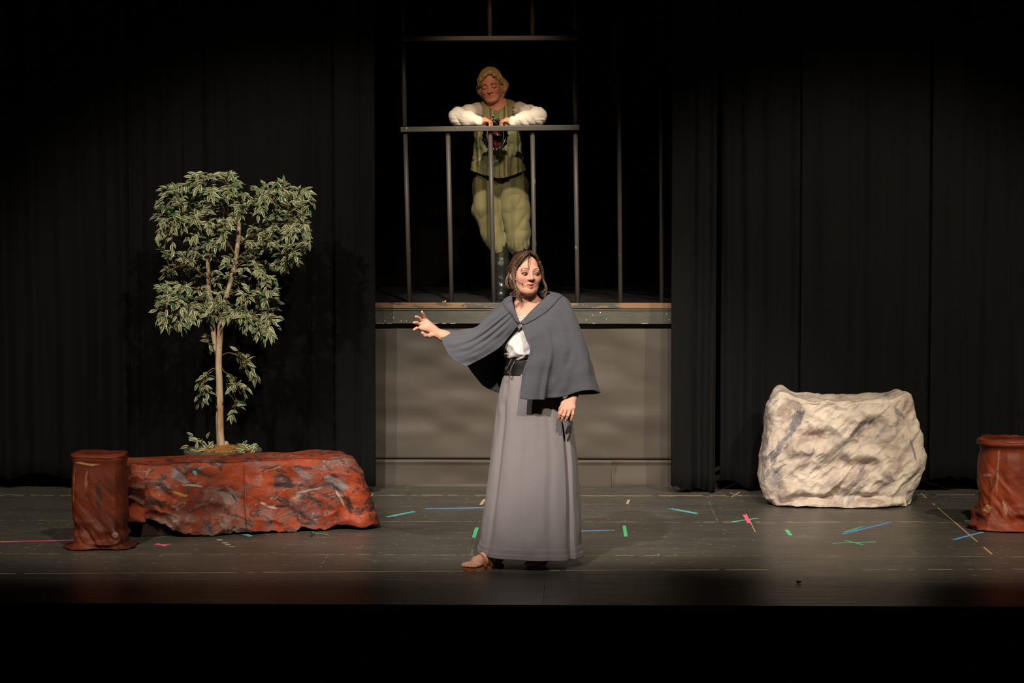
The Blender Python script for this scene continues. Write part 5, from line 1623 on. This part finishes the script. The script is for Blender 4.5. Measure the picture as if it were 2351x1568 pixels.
# sandals
M_SAND = simple('brown_leather_sandal', (0.26, 0.095, 0.04), 0.5, 0.4, var=.2)
for (d_, s_, heel, bl), nm in ((ft1, 'sandal'), (ft2, 'sandal')):
    A = np.linspace(0, 2 * PI, 40, endpoint=False)
    mid = (heel + bl) / 2 + d_ * .02; hl = np.linalg.norm(bl - heel) / 2 + .062
    x, y = rrect(A, hl, .043, 2.6)
    y = y * (1 + .12 * x / hl)
    V_ = []
    for z in (0.001, .014):
        V_ += [mid * [1, 1, 0] + d_ * a + s_ * b_ + [0, 0, z] for a, b_ in zip(x, y)]
    Fq = [tuple(range(40))[::-1], tuple(range(40, 80))] + [(i, (i + 1) % 40, 40 + (i + 1) % 40, 40 + i) for i in range(40)]
    so = mk('sandal', np.array(V_), Fq, M_SAND, woman, smooth=False)
    for off in (.005, .050, .098):
        cc = heel + d_ * (off + .03)
        hz = .122 if off < .03 else (.100 if off < .08 else .074)
        arc = [cc * [1, 1, 0] + s_ * math.cos(q) * .043 + np.array([0, 0, .012 + (hz - .012) * math.sin(q)]) for q in np.linspace(0, PI, 16)]
        v, f = tube(arc, .0085, 8); mk('strap', v, f, M_SAND, so)

# ------------------------------------------------------------------ the man on the platform
MY = 17.62
def Mn(px, py, dy=0.0): return Pt(px, py, MY + dy)
man = empty('person', (Mn(1150, 690)[0], MY + .1, DECK))
tag(man, 'person in patterned green vest leaning on the hand rail, eyes closed', 'person')
HM = Head(Mn(1127, 196, -.03), rot(math.radians(-6), math.radians(9), math.radians(8)), 1.0)
F = Field(axis([(Mn(1025, 300)[0], Mn(1256, 300)[0], .0036)]), axis([(MY - .42, MY + .32, .0042)]),
          axis([(DECK - .005, DECK + .74, .012), (DECK + .74, DECK + 1.10, .007), (DECK + 1.10, DECK + 1.30, .0036), (DECK + 1.30, DECK + 1.62, .0028)]))
HM.build(F, False, True, False)
F.cap(HM.w((0, .022, -.06)), Mn(1140, 250, .03), .054, .058, .03)
F.cap(Mn(1112, 258, .05), Mn(1178, 256, .05), .042, .042, .05)
F.cap(Mn(1144, 272, .06), Mn(1146, 330, .12), .135, .12, .05, sq=(1, .65, 1))
F.cap(Mn(1146, 330, .12), Mn(1146, 400, .17), .11, .105, .05, sq=(1, .7, 1))
RY = BY - MY          # the rail's dy
armsM = []
RT = Pt(1126, 289, BY)[2]
for sx_, el, wr, hd_ in (((1098, 254, .03), (1052, 270, RY + .10), (1099, 281, RY + .0), 1), ((1190, 252, .03), (1232, 269, RY + .10), (1178, 279, RY + .0), -1)):
    s_, e_, w_ = Mn(*sx_), Mn(*el), Mn(*wr)
    e_[2] = RT + .058; w_[2] = RT + .029
    F.chain([s_, (s_ + e_) / 2, e_], [.036, .036, .036], .02); F.chain([e_, (e_ + w_) / 2, w_], [.041, .037, .028], .012)
    armsM.append((s_, e_, w_))
    # hand: over the rail edge, fingers curling down behind it round the loop
    k0 = w_ + np.array([hd_ * .040, .012, .004])
    F.cap(w_, k0, .026, .024, .012)
    for i in range(4):
        b_ = k0 + np.array([hd_ * (.018 + .004 * i), -.028 + .018 * i, .0])
        F.cap(k0 + np.array([0, (-.022 + .015 * i), 0]), b_, .013, .0105, .008)
        m1 = b_ + np.array([hd_ * .012, .004, -.008]); m2 = m1 + np.array([hd_ * .004, .006, -.020]); t_ = m2 + np.array([-hd_ * .004, .006, -.016])
        F.chain([b_, m1, m2, t_], [.0095, .0088, .0082, .007], .0035)
    F.chain([w_ + np.array([hd_ * .02, .02, 0]), k0 + np.array([hd_ * .005, .045, .0]), k0 + np.array([hd_ * .022, .058, -.008]), k0 + np.array([hd_ * .034, .052, -.02])], [.015, .0115, .0095, .008], .006)
for hip, kn_, an in (((1120, 425, .18), (1140, 550, .14), (1150, 672, .12)), ((1178, 425, .18), (1192, 550, .12), (1194, 672, .10))):
    h_, k_, a_ = Mn(*hip), Mn(*kn_), Mn(*an)
    a_[2] = DECK + .08
    F.chain([h_, k_], [.055, .040], .03); F.chain([k_, a_], [.036, .026], .02)
V, Q = F.mesh()
M_SKM = skin_material('tanned_skin')
bodym = mk('body', V, Q, M_SKM, man)
add_tint(bodym, HM.colour(V, (0.52, 0.235, 0.145), (0.50, 0.165, 0.10), (0.46, 0.13, 0.09), (0.27, 0.10, 0.07), False))
brow_lash(HM, man, (0.085, 0.042, 0.024), (0.06, 0.025, 0.02), True, 0.95)
# hair: blond bob with a side-swept fringe
M_HRM = hair_material('blond_hair', (0.20, 0.135, 0.050), (0.40, 0.29, 0.12))
F = Field(axis([(HM.c[0] - .13, HM.c[0] + .13, .0028)]), axis([(HM.c[1] - .15, HM.c[1] + .15, .0032)]), axis([(HM.c[2] - .14, HM.c[2] + .16, .0028)]))
Eh = lambda c, r, k, mode='u': F.ell(HM.w(c), np.array(r) * HM.sc, k * HM.sc, HM.R, mode)
Eh((0, .020, .036), (.079, .099, .087), .01)
for q in (-1, 1): F.chain([HM.w((q * .068, .0, .04)), HM.w((q * .071, .024, -.03)), HM.w((q * .062, .036, -.085))], [.018, .018, .012], .02)
F.cap(HM.w((-.06, .06, -.02)), HM.w((.06, .06, -.02)), .05, .05, .03)
Eh((0.004, -.125, -.030), (.062, .110, .098), .01, 's')
Eh((0.012, -.13, .035), (.052, .09, .053), .015, 's')
Eh((.088, -.012, -.022), (.018, .030, .036), .008, 's')
F.chain([HM.w((.02, -.068, .098)), HM.w((-.02, -.086, .082)), HM.w((-.052, -.074, .055)), HM.w((-.074, -.04, .02))], [.011, .011, .011, .010], .012)
F.chain([HM.w((.02, -.068, .098)), HM.w((.046, -.075, .075)), HM.w((.068, -.05, .045)), HM.w((.080, -.022, .01))], [.011, .011, .010, .009], .012)
def strands_m(x, y, z):
    L = HM.loc(np.stack([x, y, z], -1))
    th = np.arctan2(L[:, 1] - .02, L[:, 0] + 1e-6)
    return 0.0016 * np.sin(th * 34 + 4 * vnoise(L[:, 0] * 30, L[:, 1] * 30, L[:, 2] * 18) + L[:, 2] * 30)
F.displace(strands_m)
V, Q = F.mesh()
hairm = mk('hair', V, Q, M_HRM, man)
v, f = tube(catmull([HM.w((-.076, -.02, -.02)), HM.w((-.062, -.055, -.048)), HM.w((-.046, -.076, -.062))], 10), .0014, 6)
mk('headset_microphone', v, f, simple('mic_wire', (0.4, 0.2, 0.13), .5), man)
# shirt sleeves
M_SHIRT = cloth_mat('cream_shirt', (0.60, 0.57, 0.49), 0.06, 300)
for (s_, e_, w_), hd_ in zip(armsM, (1, -1)):
    lo = np.minimum(np.minimum(s_, e_), w_) - .10; hi = np.maximum(np.maximum(s_, e_), w_) + .10
    F = Field(axis([(lo[0], hi[0], .0036)]), axis([(lo[1], hi[1], .004)]), axis([(max(lo[2], RT + .0015), hi[2], .0036)]))
    sh = s_ + (e_ - s_) * .02
    cuff = w_ + (e_ - w_) * .02
    ez = e_ + np.array([-hd_ * .002, .0, .004])
    F.chain([sh, (sh + ez) / 2 + [0, 0, -.004], ez], [.053, .056, .054], .03)
    F.chain([ez, (ez + cuff) / 2 + [0, 0, .002], cuff + (ez - cuff) * .15], [.056, .047, .039], .03)
    F.cap(cuff + (ez - cuff) * .16, cuff, .037, .037, .006)
    def wr(x, y, z):
        a = (x - e_[0]) * hd_
        return .005 * (ridge(x * 9 + z * 9, y * 5, z * 9) - .4) + .004 * (ridge(x * 20 + z * 16, y * 6, z * 10 + 3) - .4) + .002 * (ridge(x * 12, y * 12, z * 60) - .4)
    F.displace(wr)
    # open the cuff so that the wrist comes out of it
    V, Q = F.mesh()
    slv = mk('shirt_sleeve', V, Q, M_SHIRT, man)
# vest
def vest_mat():
    m, nt, b = new_mat('striped_brocade')
    uv = node(nt, 'ShaderNodeTexCoord'); sx = node(nt, 'ShaderNodeSeparateXYZ'); lk(nt, uv.outputs['Object'], sx.inputs[0])
    n = noise(nt, coords(nt, 'Object', (1, 1, 1)), 9, 2)
    xx = math_n(nt, 'ADD', sx.outputs[0], math_n(nt, 'MULTIPLY', n, 0.03))
    fr = math_n(nt, 'FRACT', math_n(nt, 'MULTIPLY', xx, 11.0))
    stripes = ramp(nt, fr, [(0.0, (0.20, 0.20, 0.09)), (0.30, (0.27, 0.25, 0.11)), (0.36, (0.075, 0.105, 0.055)), (0.47, (0.09, 0.12, 0.06)), (0.50, (0.36, 0.27, 0.13)), (0.60, (0.36, 0.27, 0.13)), (0.64, (0.11, 0.13, 0.06)), (0.97, (0.20, 0.20, 0.09))], 'LINEAR')
    vn = node(nt, 'ShaderNodeTexVoronoi'); lk(nt, coords(nt, 'Object', (1, 0.2, 0.8)), vn.inputs['Vector']); vn.inputs['Scale'].default_value = 62
    orn = ramp(nt, vn.outputs['Distance'], [(0.22, 1.0), (0.34, 0.0)])
    inb = math_n(nt, 'MULTIPLY', math_n(nt, 'GREATER_THAN', fr, 0.64), math_n(nt, 'LESS_THAN', fr, 0.95))
    c = mix(nt, math_n(nt, 'MULTIPLY', math_n(nt, 'MULTIPLY', orn, inb), 0.8), stripes, (0.33, 0.23, 0.14))
    c = mix(nt, math_n(nt, 'MULTIPLY', noise(nt, coords(nt), 120, 2), 0.35), c, (0.10, 0.10, 0.05))
    setc(nt, b, c)
    b.inputs['Roughness'].default_value = 0.85; b.inputs['Specular IOR Level'].default_value = 0.2
    bump(nt, b, noise(nt, coords(nt), 180, 2), 0.4, 0.003)
    return m
M_VEST = vest_mat()
HEM = Mn(1143, 402, .14)[2]
F = Field(axis([(Mn(1066, 250)[0], Mn(1220, 250)[0], .0036)]), axis([(MY - .18, MY + .34, .004)]), axis([(HEM, Mn(1140, 226)[2], .0036)]))
F.cap(Mn(1105, 260, .040), Mn(1183, 258, .040), .060, .060, .04)
F.chain([Mn(1142, 275, .055), Mn(1143, 305, .07), Mn(1143, 345, .10), Mn(1143, 378, .125), Mn(1143, 425, .15)], [.140, .148, .143, .158, .205], .04, sq=(1, .74, 1))
F.cap(Mn(1122, 248, .03), Mn(1166, 246, .03), .045, .045, .04)
F.ell(Mn(1139, 233, -.03), (.066, .105, .058), .010, None, 's')
def vw(x, y, z):
    low = np.clip((HEM + .22 - z) / .22, 0, 1)
    th = np.arctan2(y - MY - .1, x - Mn(1143, 300)[0])
    cx_ = Mn(1141, 300)[0] + .02 * (z - HEM)
    return .003 * vnoise(x * 30, y * 30, z * 30) + low * (.009 * np.sin(th * 9 + 1) + .005 * np.sin(th * 17)) + .006 * np.exp(-((x - cx_) / .004) ** 2) * (y < MY + .1)
F.displace(vw)
V, Q = F.mesh()
fr_ = np.clip((MY + .12 - V[:, 1]) / .15, 0, 1)
lw_ = np.clip((HEM + .10 - V[:, 2]) / .10, 0, 1) ** 2
V[:, 2] += lw_ * (-.030 * fr_ * np.exp(-((V[:, 0] - Mn(1148, 300)[0]) / .07) ** 2) + .030 * np.clip((np.abs(V[:, 0] - Mn(1143, 300)[0]) - .10) / .08, 0, 1))
vest = mk('vest', V, Q, M_VEST, man, solid=.003)
M_BAND = simple('dark_green_braid', (0.055, 0.075, 0.04), .85, .2, var=.4, vs=120)
M_TAN = simple('tan_braid', (0.36, 0.26, 0.13), .85, .2, var=.2, vs=120)
def vest_front(x, z):
    """front surface of the vest at a given x, z"""
    m_ = (np.abs(V[:, 0] - x) < .006) & (np.abs(V[:, 2] - z) < .006)
    return V[m_, 1].min() if m_.any() else MY - .05
def braid(pxa, pxb, pya, pyb, mat, name):
    n, m = 8, 4
    G = np.zeros((n, m, 3))
    for i in range(n):
        for j in range(m):
            p = Mn(pxa + (pxb - pxa) * i / (n - 1), pya + (pyb - pya) * j / (m - 1), -.02)
            p[1] = vest_front(p[0], p[2]) - .003
            G[i, j] = p
    return mk(name, G.reshape(-1, 3), gridf(n, m, False), mat, vest, solid=.002)
for xa, xb_ in ((1087, 1100), (1176, 1189)):
    braid(xa, xb_, 246, 249, M_BAND, 'braid'); braid(xa, xb_, 251, 253.5, M_TAN, 'braid'); braid(xa, xb_, 255, 257, M_BAND, 'braid'); braid(xa, xb_, 260, 272, M_BAND, 'brocade_panel')
bp = Mn(1132, 267, -.08); bp[1] = vest_front(bp[0], bp[2]) - .004
v, f = ball(bp, (.010, .005, .011), 14, 8)
br_ = mk('brooch', v, f, simple('gold_brooch', (0.45, 0.31, 0.09), .4, .5, .9), vest)
v, f = ball(bp - [0, .005, 0], (.005, .004, .005), 8, 6); mk('brooch_stone', v, f, simple('dark_stone', (0.02, .015, .008), .2, .6), br_)
# breeches
M_PANT = cloth_mat('olive_breeches', (0.128, 0.115, 0.052), 0.08, 250)
F = Field(axis([(Mn(1075, 480)[0], Mn(1228, 480)[0], .004)]), axis([(MY - .08, MY + .36, .005)]), axis([(Mn(1150, 590)[2], Mn(1150, 385)[2], .0045)]))
F.cap(Mn(1120, 405, .18), Mn(1172, 405, .18), .095, .100, .04, sq=(1, .95, 1))
F.cap(Mn(1128, 432, .19), Mn(1166, 432, .19), .07, .07, .04)
F.chain([Mn(1118, 425, .18), Mn(1118, 480, .17), Mn(1133, 540, .15), Mn(1143, 562, .135), Mn(1150, 575, .125)], [.098, .098, .080, .066, .046], .02)
F.chain([Mn(1176, 425, .17), Mn(1182, 480, .15), Mn(1189, 540, .12), Mn(1192, 562, .11), Mn(1193, 578, .10)], [.100, .098, .082, .070, .046], .012)
def pw(x, y, z):
    zz_ = z - DECK
    return .010 * (ridge(x * 5 + z * 5, y * 5, z * 4.5) - .6) + .007 * (ridge(x * 10 - z * 6, y * 6, z * 8 + 5) - .4) + .003 * np.sin(x * 260) * np.exp(-((zz_ - .37) / .03) ** 2)
F.displace(pw)
V, Q = F.mesh()
mk('breeches', V, Q, M_PANT, man)
# boots
M_BOOT = simple('black_boot_leather', (0.012, 0.012, 0.011), 0.32, 0.55, bs=0.35, bscale=24)
for kn_, an in (((1151, 566, .13), (1151, 672, .12)), ((1194, 566, .105), (1195, 672, .10))):
    k_, a_ = Mn(*kn_), Mn(*an); a_[2] = DECK + .085
    F = Field(axis([(k_[0] - .09, k_[0] + .09, .004)]), axis([(k_[1] - .27, k_[1] + .12, .005)]), axis([(DECK + .0005, k_[2] + .06, .0045)]))
    F.chain([k_, k_ * .55 + a_ * .45, a_], [.054, .053, .043], .02)
    F.cap(a_ + [0, .0, -.04], a_ + np.array([0, -.15, -.048]), .042, .034, .03)
    F.cap(a_ + [0, .02, -.07], a_ + np.array([0, -.15, -.075]), .030, .030, .01)
    F.displace(lambda x, y, z: -.003 * (ridge(x * 6, y * 6, z * 22 + x * 8)) * np.exp(-((z - DECK - .16) / .09) ** 2))
    V, Q = F.mesh()
    V[:, 2] = np.maximum(V[:, 2], DECK + .001)
    bo = mk('boot', V, Q, M_BOOT, man)
# ------------------------------------------------------------------ knobbly black loop in his hands
lc = Mn(1137, 311, RY + .085)
loop = empty('black_loop', lc - np.array([0, 0, .095]))
tag(loop, 'glossy knobbly black loop held in the hands at the rail', 'prop')
M_GL = simple('glossy_black', (0.008, 0.008, 0.009), 0.18, 0.6)
ring = [lc + np.array([.070 * math.cos(a), .01 * math.sin(2 * a), .092 * math.sin(a)]) for a in np.linspace(0, 2 * PI, 60)]
v, f = tube(ring, .013, 8, False); mk('loop_core', v, f, M_GL, loop)
rl = random.Random(3)
for k in range(22):
    a = 2 * PI * k / 22
    c_ = lc + np.array([.072 * math.cos(a), rl.uniform(-.012, .008), .094 * math.sin(a)])
    v, f = ball(c_, [rl.uniform(.011, .018) for _ in range(3)], 10, 7)
    v = v + .003 * np.stack([vnoise(v[:, 0] * 120, v[:, 1] * 120, v[:, 2] * 120 + q) for q in range(3)], -1)
    mk('knob', v, f, M_GL, loop)
for (x, y) in ((1136, 281), (1143, 276), (1130, 283), (1147, 281)):
    v, f = ball(Mn(x, y, RY + .075), (.013, .012, .014), 10, 7); mk('knob', v, f, M_GL, loop)
U_, V_ = np.meshgrid(np.linspace(-1, 1, 24), np.linspace(-1, 1, 24), indexing='ij')
G = np.stack([lc[0] + .052 * U_ * (1 - .3 * V_ ** 2), lc[1] + .022 + .012 * np.sin(U_ * 5 + V_ * 2) + .006 * np.sin(V_ * 7), lc[2] + .075 * V_], -1)
mk('red_lining', G.reshape(-1, 3), gridf(24, 24), simple('red_satin', (0.085, 0.014, 0.009), 0.3, 0.5), loop, solid=.003)
